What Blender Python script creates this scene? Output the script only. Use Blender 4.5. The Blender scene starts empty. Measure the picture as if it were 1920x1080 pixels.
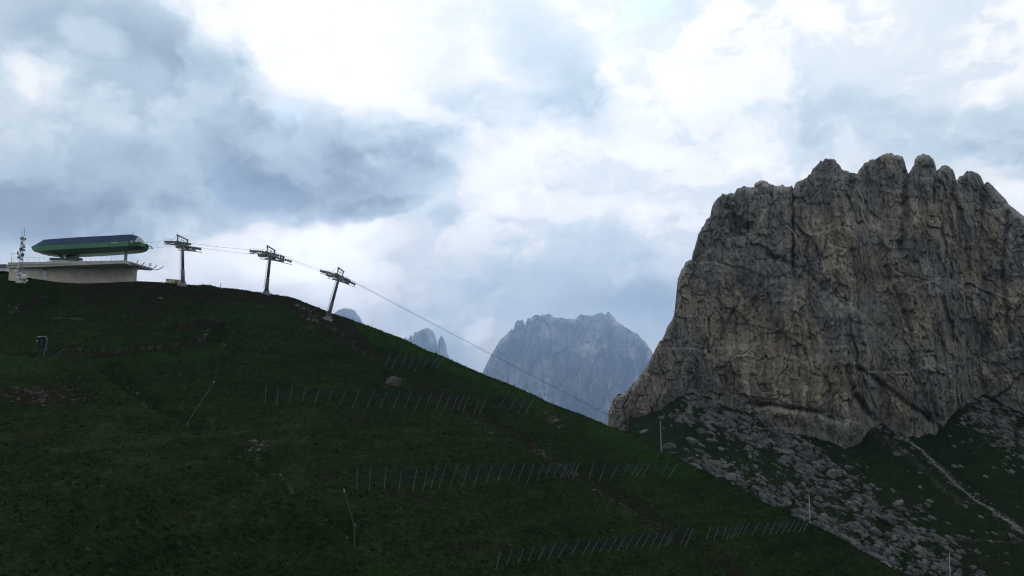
import bpy, math, random
import numpy as np
from mathutils import Vector, Matrix, noise as mnoise

random.seed(11)
RNG = np.random.default_rng(7)
R = math.radians
scene = bpy.context.scene
COL = scene.collection

# ------------------------------------------------------------------ camera
F = 1800.0                      # focal length in photograph pixels (1920 wide)
PITCH = R(6.5)
CP, SP = math.cos(PITCH), math.sin(PITCH)
cam_d = bpy.data.cameras.new('camera')
cam_d.sensor_width = 36.0
cam_d.lens = 36.0 * F / 1920.0
cam_d.clip_start = 0.5
cam_d.clip_end = 60000
cam = bpy.data.objects.new('camera', cam_d)
COL.objects.link(cam)
cam.location = (0, 0, 0)
cam.rotation_euler = (R(90) + PITCH, 0, 0)
scene.camera = cam

# ------------------------------------------------------------------ render / view
scene.render.engine = 'CYCLES'
scene.view_settings.view_transform = 'Standard'
scene.view_settings.look = 'None'
scene.view_settings.exposure = 0.0
scene.view_settings.gamma = 1.0
scene.view_settings.use_curve_mapping = False
scene.cycles.use_denoising = True
scene.cycles.max_bounces = 5
scene.cycles.diffuse_bounces = 2
scene.cycles.volume_bounces = 0
scene.cycles.use_fast_gi = False
scene.cycles.filter_width = 1.15

SUN_AZ, SUN_EL = R(2.0), R(29.0)          # straight ahead, behind the clouds above the frame
SUN_DIR = Vector((math.sin(SUN_AZ) * math.cos(SUN_EL), math.cos(SUN_AZ) * math.cos(SUN_EL), math.sin(SUN_EL)))

# ------------------------------------------------------------------ pixel <-> place
def uv(px, py):
    cx = (np.asarray(px, float) - 960.0) / F
    cy = (540.0 - np.asarray(py, float)) / F
    y = CP - cy * SP
    return cx / y, (SP + cy * CP) / y
def P(px, py, Y):
    u, v = uv(px, py)
    return Vector((float(u) * Y, Y, float(v) * Y))
def angles(px, py):
    u, v = uv(px, py)
    return math.atan(float(u)), math.atan(float(v) / math.hypot(1.0, float(u)))

# ------------------------------------------------------------------ world
def build_world():
    w = bpy.data.worlds.new('World'); scene.world = w
    w.use_nodes = True
    nt = w.node_tree; N = nt.nodes; L = nt.links
    N.clear()
    def math_n(op, a, b=None, clamp=False):
        n = N.new('ShaderNodeMath'); n.operation = op; n.use_clamp = clamp
        for i, v in enumerate((a, b)):
            if v is None: continue
            if isinstance(v, (int, float)): n.inputs[i].default_value = v
            else: L.new(v, n.inputs[i])
        return n.outputs[0]
    tc = N.new('ShaderNodeTexCoord')
    d = tc.outputs['Generated']
    sep = N.new('ShaderNodeSeparateXYZ'); L.new(d, sep.inputs[0])
    az = math_n('ARCTAN2', sep.outputs[0], sep.outputs[1])
    el = math_n('ARCSINE', sep.outputs[2])
    comb = N.new('ShaderNodeCombineXYZ'); L.new(az, comb.inputs[0]); L.new(el, comb.inputs[1])
    def fbm(scale, detail, rough, vec, dist=0.0, lac=2.0):
        n = N.new('ShaderNodeTexNoise'); n.inputs['Scale'].default_value = scale
        n.inputs['Detail'].default_value = detail; n.inputs['Roughness'].default_value = rough
        n.inputs['Distortion'].default_value = dist
        n.inputs['Lacunarity'].default_value = lac
        L.new(vec, n.inputs['Vector']); return n
    # clouds are stretched along the horizon
    mp = N.new('ShaderNodeMapping'); mp.inputs['Scale'].default_value = (1.0, 1.0, 1.35)
    L.new(d, mp.inputs['Vector']); ds = mp.outputs[0]
    warp = fbm(6.0, 4.0, 0.62, ds)
    wv = N.new('ShaderNodeVectorMath'); wv.operation = 'SUBTRACT'
    L.new(warp.outputs['Color'], wv.inputs[0]); wv.inputs[1].default_value = (0.5, 0.5, 0.5)
    ws = N.new('ShaderNodeVectorMath'); ws.operation = 'SCALE'; L.new(wv.outputs[0], ws.inputs[0]); ws.inputs['Scale'].default_value = WARP
    wa = N.new('ShaderNodeVectorMath'); wa.operation = 'ADD'
    L.new(comb.outputs[0], wa.inputs[0]); L.new(ws.outputs[0], wa.inputs[1])
    flat = N.new('ShaderNodeVectorMath'); flat.operation = 'MULTIPLY_ADD'
    L.new(wa.outputs[0], flat.inputs[0]); flat.inputs[1].default_value = (1, 1, 0); flat.inputs[2].default_value = (0, 0, 1)
    def lobe(cx, cy, rx, ry, rot, amp, soft):
        a, e = angles(cx, cy); c, s_ = math.cos(R(rot)), math.sin(R(rot)); rx, ry = rx / F, ry / F
        qs = []
        for k in ((c / rx, s_ / rx), (-s_ / ry, c / ry)):
            n = N.new('ShaderNodeVectorMath'); n.operation = 'DOT_PRODUCT'; L.new(flat.outputs[0], n.inputs[0])
            n.inputs[1].default_value = (k[0], k[1], -k[0] * a - k[1] * e); qs.append(n.outputs['Value'])
        m2 = N.new('ShaderNodeMath'); m2.operation = 'MULTIPLY_ADD'; L.new(qs[0], m2.inputs[0]); L.new(qs[0], m2.inputs[1]); L.new(math_n('MULTIPLY', qs[1], qs[1]), m2.inputs[2])
        r = N.new('ShaderNodeMapRange'); r.interpolation_type = 'SMOOTHSTEP'
        r.inputs['From Min'].default_value = 1.0; r.inputs['From Max'].default_value = (1.0 - soft) ** 2
        r.inputs['To Min'].default_value = 0.0; r.inputs['To Max'].default_value = amp
        L.new(m2.outputs[0], r.inputs['Value']); return r.outputs[0]
    flat3 = N.new('ShaderNodeVectorMath'); flat3.operation = 'ADD'
    L.new(ds, flat3.inputs[0]); L.new(ws.outputs[0], flat3.inputs[1])
    # forward scattering of the sun through the cloud deck
    dt = N.new('ShaderNodeVectorMath'); dt.operation = 'DOT_PRODUCT'
    L.new(d, dt.inputs[0]); dt.inputs[1].default_value = SUN_DIR
    mr = N.new('ShaderNodeMapRange'); mr.interpolation_type = 'SMOOTHSTEP'
    mr.inputs['From Min'].default_value = 0.0; mr.inputs['From Max'].default_value = 1.0
    mr.inputs['To Min'].default_value = SKY_BACK; mr.inputs['To Max'].default_value = SKY_FRONT
    L.new(dt.outputs['Value'], mr.inputs['Value'])
    t = mr.outputs[0]
    for c_ in CLOUDS: t = math_n('ADD', t, lobe(*c_))
    # body of the clouds: broad swells and wisps
    big = fbm(3.2, 3.0, 0.55, ds)
    t = math_n('ADD', t, math_n('MULTIPLY', math_n('SUBTRACT', big.outputs[0], 0.5), 0.38))
    fine = fbm(15.0, 5.0, 0.62, flat3.outputs[0])
    t = math_n('ADD', t, math_n('MULTIPLY', math_n('SUBTRACT', fine.outputs[0], 0.5), 0.34))
    # billows with a firm edge
    pf = fbm(8.0, 6.0, 0.58, flat3.outputs[0])
    pm = N.new('ShaderNodeMapRange'); pm.interpolation_type = 'SMOOTHSTEP'; L.new(pf.outputs[0], pm.inputs['Value'])
    pm.inputs['From Min'].default_value = .47; pm.inputs['From Max'].default_value = .60; pm.inputs['To Min'].default_value = -PUFF * .6; pm.inputs['To Max'].default_value = PUFF * .4
    t = math_n('ADD', t, pm.outputs[0])
    ramp = N.new('ShaderNodeValToRGB'); L.new(t, ramp.inputs[0])
    cr = ramp.color_ramp; cr.interpolation = 'LINEAR'
    stops = [(0.0, (.10, .15, .21)), (.22, (.215, .285, .37)), (.42, (.37, .46, .56)), (.62, (.59, .705, .795)), (.80, (.85, .93, .975)), (.92, (1, 1, 1))]
    while len(cr.elements) < len(stops): cr.elements.new(0.5)
    for e_, (p_, c_) in zip(cr.elements, stops): e_.position = p_; e_.color = (*c_, 1)
    # extra light in the thinnest bright cloud
    boost = N.new('ShaderNodeMapRange'); boost.inputs['From Min'].default_value = .85; boost.inputs['From Max'].default_value = 1.5
    boost.inputs['To Min'].default_value = 1.0; boost.inputs['To Max'].default_value = 1.7
    L.new(t, boost.inputs['Value'])
    cs = N.new('ShaderNodeVectorMath'); cs.operation = 'SCALE'; L.new(ramp.outputs['Color'], cs.inputs[0]); L.new(boost.outputs[0], cs.inputs['Scale'])
    # cloud lit from the front is a warmer white than cloud seen against the sun
    tm = N.new('ShaderNodeMapRange'); tm.data_type = 'FLOAT_VECTOR'; tm.inputs[7].default_value = (-.3,) * 3; tm.inputs[8].default_value = (.75,) * 3
    tm.inputs[9].default_value = (1.16, 1.0, .84); tm.inputs[10].default_value = (1, 1, 1); L.new(dt.outputs['Value'], tm.inputs[6])
    tt = N.new('ShaderNodeVectorMath'); tt.operation = 'MULTIPLY'; L.new(cs.outputs[0], tt.inputs[0]); L.new(tm.outputs[1], tt.inputs[1])
    k = N.new('ShaderNodeVectorMath'); k.operation = 'SCALE'; L.new(tt.outputs[0], k.inputs[0]); k.inputs['Scale'].default_value = 1.0 / SKY_STRENGTH
    sky = N.new('ShaderNodeTexSky'); sky.sky_type = 'NISHITA'; sky.sun_disc = False
    sky.sun_elevation = SUN_EL; sky.sun_rotation = SUN_AZ; sky.altitude = 2400
    # breaks in the deck where the clear sky shows
    hole = None
    for c_ in HOLES:
        q = lobe(*c_); hole = q if hole is None else math_n('MAXIMUM', hole, q)
    mix = N.new('ShaderNodeMix'); mix.data_type = 'RGBA'
    L.new(hole, mix.inputs['Factor']); L.new(k.outputs[0], mix.inputs['A']); sb = N.new('ShaderNodeVectorMath'); sb.operation = 'SCALE'; sb.inputs['Scale'].default_value = 2.2; L.new(sky.outputs[0], sb.inputs[0]); L.new(sb.outputs[0], mix.inputs['B'])
    bg = N.new('ShaderNodeBackground'); bg.inputs['Strength'].default_value = SKY_STRENGTH
    L.new(mix.outputs['Result'], bg.inputs['Color'])
    out = N.new('ShaderNodeOutputWorld'); L.new(bg.outputs[0], out.inputs['Surface'])
    w.cycles.sampling_method = 'MANUAL'; w.cycles.sample_map_resolution = 256

SKY_STRENGTH = 0.1
WARP = 0.13; PUFF = 0.17
SKY_BACK, SKY_FRONT = 0.49, 0.965
# clouds in view: centre px, centre py, radius x, radius y, turn, brightness change, softness
CLOUDS = [
    (170, 225, 540, 250, 0, -.26, .85), (330, 350, 660, 125, 10, -.24, .85), (120, 420, 440, 90, 6, -.12, .9), (480, 335, 120, 65, -20, -.12, .8),
    (60, 150, 80, 50, -20, .16, .9), (170, 85, 80, 36, -25, .18, .9), (230, 60, 300, 90, -12, -.16, .9), (420, 190, 130, 110, 30, -.08, .9),
    (740, 250, 210, 65, -6, -.17, .85), (660, 310, 240, 80, 6, -.15, .85), (1045, 140, 215, 110, -42, -.19, .85), (1140, 205, 140, 60, -40, -.09, .9),
    (830, 395, 60, 34, 10, -.16, .95), (700, 375, 110, 28, 10, -.28, .9), (930, 215, 260, 60, -4, -.16, .9),
    (1130, 520, 380, 115, 0, -.20, .9), (1230, 610, 240, 110, 0, -.17, .9), (780, 620, 200, 75, -28, -.22, .9),
    (560, 470, 250, 80, 12, .28, .8), (640, 560, 190, 65, -22, .26, .8), (912, 618, 46, 30, 20, .26, .95),
    (1060, 390, 240, 46, -4, .14, .8), (1620, 265, 430, 80, -4, -.17, .9), (1900, 240, 140, 85, 0, -.22, .9), (1900, 365, 90, 45, 0, .24, .9),
    (1390, 290, 100, 60, 0, .12, .9), (1840, 190, 40, 22, -20, .10, .95), (600, 80, 250, 120, 0, .20, .9),
]
HOLES = [(1205, 12, 66, 44, 20, .5, .6), (1150, 75, 44, 30, 20, .2, .9), (555, 225, 44, 32, 30, .22, .9), (470, 340, 100, 60, -15, .12, .9)]
build_world()

sun_d = bpy.data.lights.new('sun', 'SUN'); sun_d.energy = 0.6; sun_d.angle = R(14); sun_d.color = (1.0, .95, .87)
sun = bpy.data.objects.new('sun', sun_d); COL.objects.link(sun)
sun.rotation_euler = (-SUN_DIR).to_track_quat('-Z', 'Y').to_euler()
sun.location = (0, 60, 120)

# ------------------------------------------------------------------ noise (numpy)
def _h(ix, iy, seed):
    n = (ix.astype(np.int64) * 374761393 + iy.astype(np.int64) * 668265263 + seed * 1442695041) & 0xFFFFFFFF
    n = ((n ^ (n >> 13)) * 1274126177) & 0xFFFFFFFF
    n = ((n ^ (n >> 16)) * 2246822519) & 0xFFFFFFFF
    return (n ^ (n >> 15)) & 0xFFFFFFFF
def gnoise(x, y, seed=0):
    ix = np.floor(x); iy = np.floor(y); fx = x - ix; fy = y - iy
    ux = fx * fx * fx * (fx * (fx * 6 - 15) + 10); uy = fy * fy * fy * (fy * (fy * 6 - 15) + 10)
    def g(dx, dy):
        a = _h(ix + dx, iy + dy, seed) * (2 * math.pi / 4294967296.0)
        return np.cos(a) * (fx - dx) + np.sin(a) * (fy - dy)
    a = g(0, 0); b = g(1, 0); c = g(0, 1); d = g(1, 1)
    return (a + (b - a) * ux + (c - a) * uy + (a - b - c + d) * ux * uy) * 1.5
def fbm(x, y, seed=0, octaves=5, gain=0.5):
    s = 0; a = 1.0
    for o in range(octaves):
        s = s + a * gnoise(x * 2 ** o + 17.3 * o, y * 2 ** o - 9.1 * o, seed + o); a *= gain
    return s
def ridged(x, y, seed=0, octaves=4, gain=0.5):
    s = 0; a = 1.0
    for o in range(octaves):
        s = s + a * (1 - 2 * np.abs(gnoise(x * 2 ** o + 7.7 * o, y * 2 ** o + 3.3 * o, seed + o))); a *= gain
    return s
def cells(x, y, seed=0, box=.65):
    """Worley, blocky: nearest, second nearest, two random numbers of the nearest cell, offset from its centre."""
    ix = np.floor(x); iy = np.floor(y)
    d1 = np.full(x.shape, 9.0); d2 = np.full(x.shape, 9.0); hh = np.zeros(x.shape, np.int64); ox = np.zeros(x.shape); oy = np.zeros(x.shape)
    for dx in (-1, 0, 1):
        for dy in (-1, 0, 1):
            h = _h(ix + dx, iy + dy, seed)
            ax = x - (ix + dx + (h & 0xFFFF) / 65536.0); ay = y - (iy + dy + (h >> 16) / 65536.0)
            dd = box * np.maximum(np.abs(ax), np.abs(ay)) + (1 - box) * np.sqrt(ax * ax + ay * ay)
            near = dd < d1
            d2 = np.where(near, d1, np.minimum(d2, dd)); d1 = np.where(near, dd, d1)
            hh = np.where(near, h, hh); ox = np.where(near, ax, ox); oy = np.where(near, ay, oy)
    k = (hh * 2654435761) & 0xFFFFFFFF
    return d1, d2, (k & 0xFFFF) / 65536.0, (k >> 16) / 65536.0, ox, oy
def sstep(a, b, x):
    t = np.clip((x - a) / (b - a), 0, 1); return t * t * (3 - 2 * t)
def seg_dist(px, py, line, sx=1.0, sy=1.0):
    """Distance to a polyline and the running length along it (0..1)."""
    best = np.full(np.shape(px), 1e9); par = np.zeros(np.shape(px)); n = len(line) - 1
    for i in range(n):
        ax, ay = line[i][0] * sx, line[i][1] * sy; bx, by = line[i + 1][0] * sx, line[i + 1][1] * sy
        vx, vy = bx - ax, by - ay; q = vx * vx + vy * vy + 1e-9
        t = np.clip(((px * sx - ax) * vx + (py * sy - ay) * vy) / q, 0, 1)
        dd = np.hypot(px * sx - ax - t * vx, py * sy - ay - t * vy)
        m = dd < best; best = np.where(m, dd, best); par = np.where(m, (i + t) / n, par)
    return best, par

# ------------------------------------------------------------------ mesh helpers
def grid_mesh(name, X, Y, Z, mat, flip=False, smooth=True, attrs=None):
    nr, nc = X.shape
    me = bpy.data.meshes.new(name)
    co = np.stack([X, Y, Z], -1).reshape(-1, 3).astype(np.float32)
    i = np.arange(nr * nc).reshape(nr, nc)
    q = [i[:-1, :-1], i[:-1, 1:], i[1:, 1:], i[1:, :-1]]
    if flip: q = q[::-1]
    f = np.stack(q, -1).reshape(-1, 4).astype(np.int32)
    me.vertices.add(len(co)); me.vertices.foreach_set('co', co.ravel())
    me.loops.add(f.size); me.loops.foreach_set('vertex_index', f.ravel())
    me.polygons.add(len(f)); me.polygons.foreach_set('loop_start', np.arange(0, f.size, 4, dtype=np.int32))
    if smooth: me.polygons.foreach_set('use_smooth', np.ones(len(f), dtype=bool))
    for k, a in (attrs or {}).items():
        at = me.attributes.new(k, 'FLOAT', 'POINT'); at.data.foreach_set('value', a.reshape(-1).astype(np.float32))
    me.update(calc_edges=True)
    me.materials.append(mat)
    o = bpy.data.objects.new(name, me); COL.objects.link(o)
    return o
def raw_mesh(name, verts, faces, mat, parent=None, smooth=False):
    me = bpy.data.meshes.new(name); me.from_pydata([tuple(v) for v in verts], [], faces); me.update()
    if smooth: me.polygons.foreach_set('use_smooth', np.ones(len(me.polygons), dtype=bool))
    if mat: me.materials.append(mat)
    o = bpy.data.objects.new(name, me); COL.objects.link(o)
    if parent: o.parent = parent
    return o
class MB:
    def __init__(s): s.v = []; s.f = []
    def quadstrip(s, A, B):
        n = len(s.v); s.v += [Vector(a) for a in A] + [Vector(b) for b in B]; m = len(A)
        for i in range(m - 1): s.f.append((n + i, n + i + 1, n + m + i + 1, n + m + i))
    def poly(s, pts):
        n = len(s.v); s.v += [Vector(p) for p in pts]; s.f.append(tuple(range(n, n + len(pts))))
    def hexa(s, b, t):
        """Solid between two quads given in the same turn."""
        n = len(s.v); s.v += [Vector(p) for p in b] + [Vector(p) for p in t]; m = len(b)
        s.f.append(tuple(range(n + m - 1, n - 1, -1))); s.f.append(tuple(range(n + m, n + 2 * m)))
        for i in range(m):
            j = (i + 1) % m; s.f.append((n + i, n + j, n + m + j, n + m + i))
    def box(s, c, size, M=None):
        hx, hy, hz = (k / 2 for k in size)
        pts = [Vector((x, y, z)) for z in (-hz, hz) for x, y in ((-hx, -hy), (hx, -hy), (hx, hy), (-hx, hy))]
        if M is not None: pts = [M @ p for p in pts]
        pts = [p + Vector(c) for p in pts]
        s.hexa(pts[:4], pts[4:])
    def tube(s, a, b, ra, rb=None, n=8, cap=True):
        a, b = Vector(a), Vector(b); rb = ra if rb is None else rb
        q = (b - a).to_track_quat('Z', 'Y')
        A = [a + q @ Vector((math.cos(2 * math.pi * i / n) * ra, math.sin(2 * math.pi * i / n) * ra, 0)) for i in range(n)]
        B = [b + q @ Vector((math.cos(2 * math.pi * i / n) * rb, math.sin(2 * math.pi * i / n) * rb, 0)) for i in range(n)]
        s.hexa(A, B)
    def bar(s, a, b, w, h, up=(0, 0, 1)):
        a, b = Vector(a), Vector(b); d = (b - a).normalized(); r = d.cross(Vector(up)).normalized(); u = r.cross(d)
        def ring(p): return [p - r * w / 2 - u * h / 2, p + r * w / 2 - u * h / 2, p + r * w / 2 + u * h / 2, p - r * w / 2 + u * h / 2]
        s.hexa(ring(a), ring(b))
    def path(s, pts, r, n=6):
        for i in range(len(pts) - 1): s.tube(pts[i], pts[i + 1], r, r, n)
    def build(s, name, mat, parent=None, smooth=False):
        return raw_mesh(name, s.v, s.f, mat, parent, smooth)
def empty(name, loc):
    o = bpy.data.objects.new(name, None); COL.objects.link(o); o.location = loc; o.empty_display_size = 0.5
    return o
def tag(o, label=None, cat=None, group=None, kind=None):
    if label: o['label'] = label
    if cat: o['category'] = cat
    if group: o['group'] = group
    if kind: o['kind'] = kind
    return o
def under(root, o):
    """Parent a mesh that was built in world coordinates."""
    o.parent = root; o.matrix_parent_inverse = Matrix.Translation(-root.location); return o

# ------------------------------------------------------------------ materials
def mat_new(name):
    m = bpy.data.materials.new(name); m.use_nodes = True
    nt = m.node_tree; b = nt.nodes['Principled BSDF']
    return m, nt, b
def nd(nt, t, **kw):
    n = nt.nodes.new(t)
    for k, v in kw.items():
        if k in n.inputs: n.inputs[k].default_value = v
        else: setattr(n, k, v)
    return n
def noise_node(nt, scale, detail=6, rough=.6, vec=None, dist=0.0):
    n = nd(nt, 'ShaderNodeTexNoise', Scale=scale, Detail=detail, Roughness=rough, Distortion=dist)
    if vec is not None: nt.links.new(vec, n.inputs['Vector'])
    return n
def ramp_node(nt, fac, stops):
    n = nt.nodes.new('ShaderNodeValToRGB'); cr = n.color_ramp
    while len(cr.elements) < len(stops): cr.elements.new(.5)
    for e, (p, c) in zip(cr.elements, stops):
        e.position = p; e.color = (*c, 1) if not isinstance(c, (int, float)) else (c, c, c, 1)
    nt.links.new(fac, n.inputs[0]); return n.outputs[0]
def mix_node(nt, fac, a, b, mode='MIX'):
    n = nt.nodes.new('ShaderNodeMix'); n.data_type = 'RGBA'; n.blend_type = mode
    for s, v in (('Factor', fac), ('A', a), ('B', b)):
        if isinstance(v, (int, float)): n.inputs[s].default_value = v
        elif isinstance(v, tuple): n.inputs[s].default_value = (*v, 1)
        else: nt.links.new(v, n.inputs[s])
    return n.outputs['Result']
def mul(nt, a, b, op='MULTIPLY', clamp=False):
    n = nt.nodes.new('ShaderNodeMath'); n.operation = op; n.use_clamp = clamp
    for i, v in enumerate((a, b)):
        if isinstance(v, (int, float)): n.inputs[i].default_value = v
        else: nt.links.new(v, n.inputs[i])
    return n.outputs[0]
def attr(nt, name):
    n = nt.nodes.new('ShaderNodeAttribute'); n.attribute_name = name; return n.outputs['Fac']
def geo_pos(nt, scale=(1, 1, 1)):
    g = nt.nodes.new('ShaderNodeNewGeometry'); m = nt.nodes.new('ShaderNodeMapping'); m.inputs['Scale'].default_value = scale
    nt.links.new(g.outputs['Position'], m.inputs['Vector']); return m.outputs[0]
def obj_pos(nt, scale=(1, 1, 1)):
    g = nt.nodes.new('ShaderNodeTexCoord'); m = nt.nodes.new('ShaderNodeMapping'); m.inputs['Scale'].default_value = scale
    nt.links.new(g.outputs['Object'], m.inputs['Vector']); return m.outputs[0]
def bump(nt, h, strength, dist, b):
    n = nd(nt, 'ShaderNodeBump', Strength=strength, Distance=dist); nt.links.new(h, n.inputs['Height']); nt.links.new(n.outputs[0], b.inputs['Normal'])
def plain(name, col, rough=.7, metal=0.0, vary=.25, scale=1.5, spec=.3):
    m, nt, b = mat_new(name)
    n = noise_node(nt, scale, 3, .65, obj_pos(nt))
    lo = tuple(c * (1 - vary) for c in col); hi = tuple(min(1, c * (1 + vary)) for c in col)
    nt.links.new(ramp_node(nt, n.outputs[0], [(.3, lo), (.7, hi)]), b.inputs['Base Color'])
    b.inputs['Roughness'].default_value = rough; b.inputs['Metallic'].default_value = metal
    b.inputs['Specular IOR Level'].default_value = spec
    return m

def grass_material():
    m, nt, b = mat_new('pasture')
    p = geo_pos(nt)
    n3 = noise_node(nt, 1.6, 4, .75, p)
    c = ramp_node(nt, attr(nt, 'tone'), [(.0, (.0118, .0210, .0092)), (.30, (.0155, .0272, .0115)), (.62, (.0205, .0345, .0140)), (1, (.033, .048, .0195))])
    c3 = ramp_node(nt, n3.outputs[0], [(.30, (.45, .5, .5)), (.52, (1, 1, 1)), (.75, (1.7, 1.6, 1.5))])
    c = mix_node(nt, mul(nt, attr(nt, 'lush'), .7), c, (.020, .045, .0125))
    earth = ramp_node(nt, n3.outputs[0], [(.3, (.0135, .0118, .0090)), (.55, (.0235, .0200, .0152)), (.75, (.043, .038, .030))])
    c = mix_node(nt, 1.0, c, c3, 'MULTIPLY')
    c = mix_node(nt, attr(nt, 'dirt'), c, earth)
    pale = ramp_node(nt, n3.outputs[0], [(.3, (.022, .0215, .018)), (.7, (.092, .090, .080))])
    c = mix_node(nt, attr(nt, 'stony'), c, pale)
    nt.links.new(c, b.inputs['Base Color'])
    b.inputs['Roughness'].default_value = 1.0; b.inputs['Specular IOR Level'].default_value = 0.0
    bump(nt, n3.outputs[0], .9, .5, b)
    return m

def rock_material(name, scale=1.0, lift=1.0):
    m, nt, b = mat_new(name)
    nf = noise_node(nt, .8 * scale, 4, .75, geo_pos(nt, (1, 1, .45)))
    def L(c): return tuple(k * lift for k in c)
    t = attr(nt, 'tone')
    grey = ramp_node(nt, t, [(.0, L((.112, .105, .096))), (.45, L((.166, .154, .138))), (1, L((.25, .232, .205)))])
    och = ramp_node(nt, t, [(.0, L((.130, .106, .080))), (.45, L((.225, .182, .134))), (1, L((.34, .285, .215)))])
    c = mix_node(nt, attr(nt, 'ochre'), grey, och)
    c = mix_node(nt, 1.0, c, ramp_node(nt, nf.outputs[0], [(.28, (.66, .66, .67)), (.5, (1, 1, 1)), (.75, (1.26, 1.25, 1.24))]), 'MULTIPLY')
    # open joints painted near-black: shade that the flat sky light barely gives
    c = mix_node(nt, attr(nt, 'crack_shade'), c, (.030, .030, .031))
    c = mix_node(nt, attr(nt, 'turf'), c, (.026, .044, .024))
    nt.links.new(c, b.inputs['Base Color'])
    b.inputs['Roughness'].default_value = .95; b.inputs['Specular IOR Level'].default_value = .12
    bump(nt, nf.outputs[0], .55, .8 / scale, b)
    return m

def boulder_material(name, lo, hi, each=False):
    m, nt, b = mat_new(name)
    p = geo_pos(nt)
    n = noise_node(nt, .5, 3, .7, p); n2 = noise_node(nt, 2.4, 4, .7, p)
    inf = nt.nodes.new('ShaderNodeObjectInfo')
    c = ramp_node(nt, n.outputs[0], [(.3, lo), (.7, hi)])
    c = mix_node(nt, .8, c, ramp_node(nt, n2.outputs[0], [(.3, (.6, .6, .61)), (.5, (1, 1, 1)), (.75, (1.2, 1.2, 1.18))]), 'MULTIPLY')
    c = mix_node(nt, 1.0, c, ramp_node(nt, attr(nt, 'tone') if each else inf.outputs['Random'], [(0, (.55, .56, .58)), (.6, (1, 1, 1)), (1, (1.3, 1.27, 1.2))]), 'MULTIPLY')
    nt.links.new(c, b.inputs['Base Color']); b.inputs['Roughness'].default_value = .95; b.inputs['Specular IOR Level'].default_value = .15
    bump(nt, n2.outputs[0], 1.0, .4, b)
    return m

M_GRASS = grass_material()
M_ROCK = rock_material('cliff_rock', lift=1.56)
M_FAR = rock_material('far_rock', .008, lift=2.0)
M_BOULDER = boulder_material('limestone', (.085, .084, .083), (.225, .22, .214))
M_RUBBLE = boulder_material('rubble_stone', (.075, .074, .073), (.205, .200, .195), True)
M_PALEGRAVEL = boulder_material('pale_gravel', (.17, .166, .16), (.36, .35, .335), True)
M_BROWNROCK = boulder_material('brown_rock', (.085, .072, .062), (.20, .175, .155))
M_CONC = plain('concrete', (.82, .73, .60), .9, vary=.14, scale=.6)
M_FASCIA = plain('fascia_concrete', (.68, .66, .62), .9, vary=.12, scale=.5)
M_WHITE = plain('white_paint', (.88, .89, .90), .6, vary=.05)
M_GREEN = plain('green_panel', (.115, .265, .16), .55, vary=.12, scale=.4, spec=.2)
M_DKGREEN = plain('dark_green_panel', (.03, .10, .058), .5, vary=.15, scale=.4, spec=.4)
M_NAVY = plain('navy_roof', (.019, .046, .105), .6, vary=.2, scale=.6, spec=.15)
M_STEEL = plain('galvanised_steel', (.33, .335, .35), .6, .1, vary=.2, scale=2)
M_DKSTEEL = plain('dark_steel', (.12, .125, .135), .6, .1, vary=.2, scale=2)
M_PIPE = plain('tower_tube', (.17, .165, .178), .6, .1, vary=.18, scale=.8)
M_RUBBER = plain('rubber', (.03, .03, .032), .8)
M_POST = plain('fence_post', (.125, .145, .140), .8, vary=.25, scale=1.0, spec=0)
M_PALEPOST = plain('pale_post', (.15, .15, .14), .7, vary=.12, scale=1.0, spec=.05)
M_POLE = plain('pole_paint', (.50, .49, .46), .7, vary=.1, scale=1.0, spec=.05)
M_NET = plain('net_cord', (.030, .056, .078), .8, vary=.5, scale=.15, spec=0)
M_COVER = plain('blue_cover', (.022, .032, .055), .7, vary=.3, scale=1.0)
M_ROPE = plain('steel_rope', (.02, .02, .024), 1.0, 0, spec=0)
m, nt_, b_ = mat_new('window_glass'); b_.inputs['Base Color'].default_value = (.28, .38, .45, 1); b_.inputs['Roughness'].default_value = .5; b_.inputs['Specular IOR Level'].default_value = .3; b_.inputs['Metallic'].default_value = 0
M_GLASS = m

# ------------------------------------------------------------------ surfaces through measured points
class Surface:
    """1/distance as a thin plate through measured points (a plane stays a plane)."""
    def __init__(s, pts, lam=1e-6):
        s.p = np.array([(a / 1000., b / 1000.) for a, b, _ in pts]); w = np.array([1000. / y for _, _, y in pts]); n = len(pts)
        K = s.k(np.hypot(s.p[:, None, 0] - s.p[None, :, 0], s.p[:, None, 1] - s.p[None, :, 1])) + lam * np.eye(n)
        A = np.zeros((n + 3, n + 3)); A[:n, :n] = K; A[:n, n] = 1; A[:n, n + 1:] = s.p; A[n, :n] = 1; A[n + 1:, :n] = s.p.T
        s.c = np.linalg.solve(A, np.concatenate([w, np.zeros(3)]))
    @staticmethod
    def k(r): return np.where(r > 1e-9, r * r * np.log(np.maximum(r, 1e-9)), 0.0)
    def depth(s, px, py):
        px = np.asarray(px, float) / 1000.; py = np.asarray(py, float) / 1000.; n = len(s.p)
        v = s.c[n] + s.c[n + 1] * px + s.c[n + 2] * py
        for i in range(n): v = v + s.c[i] * s.k(np.hypot(px - s.p[i, 0], py - s.p[i, 1]))
        return 1000. / np.maximum(v, 1.0)

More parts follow.
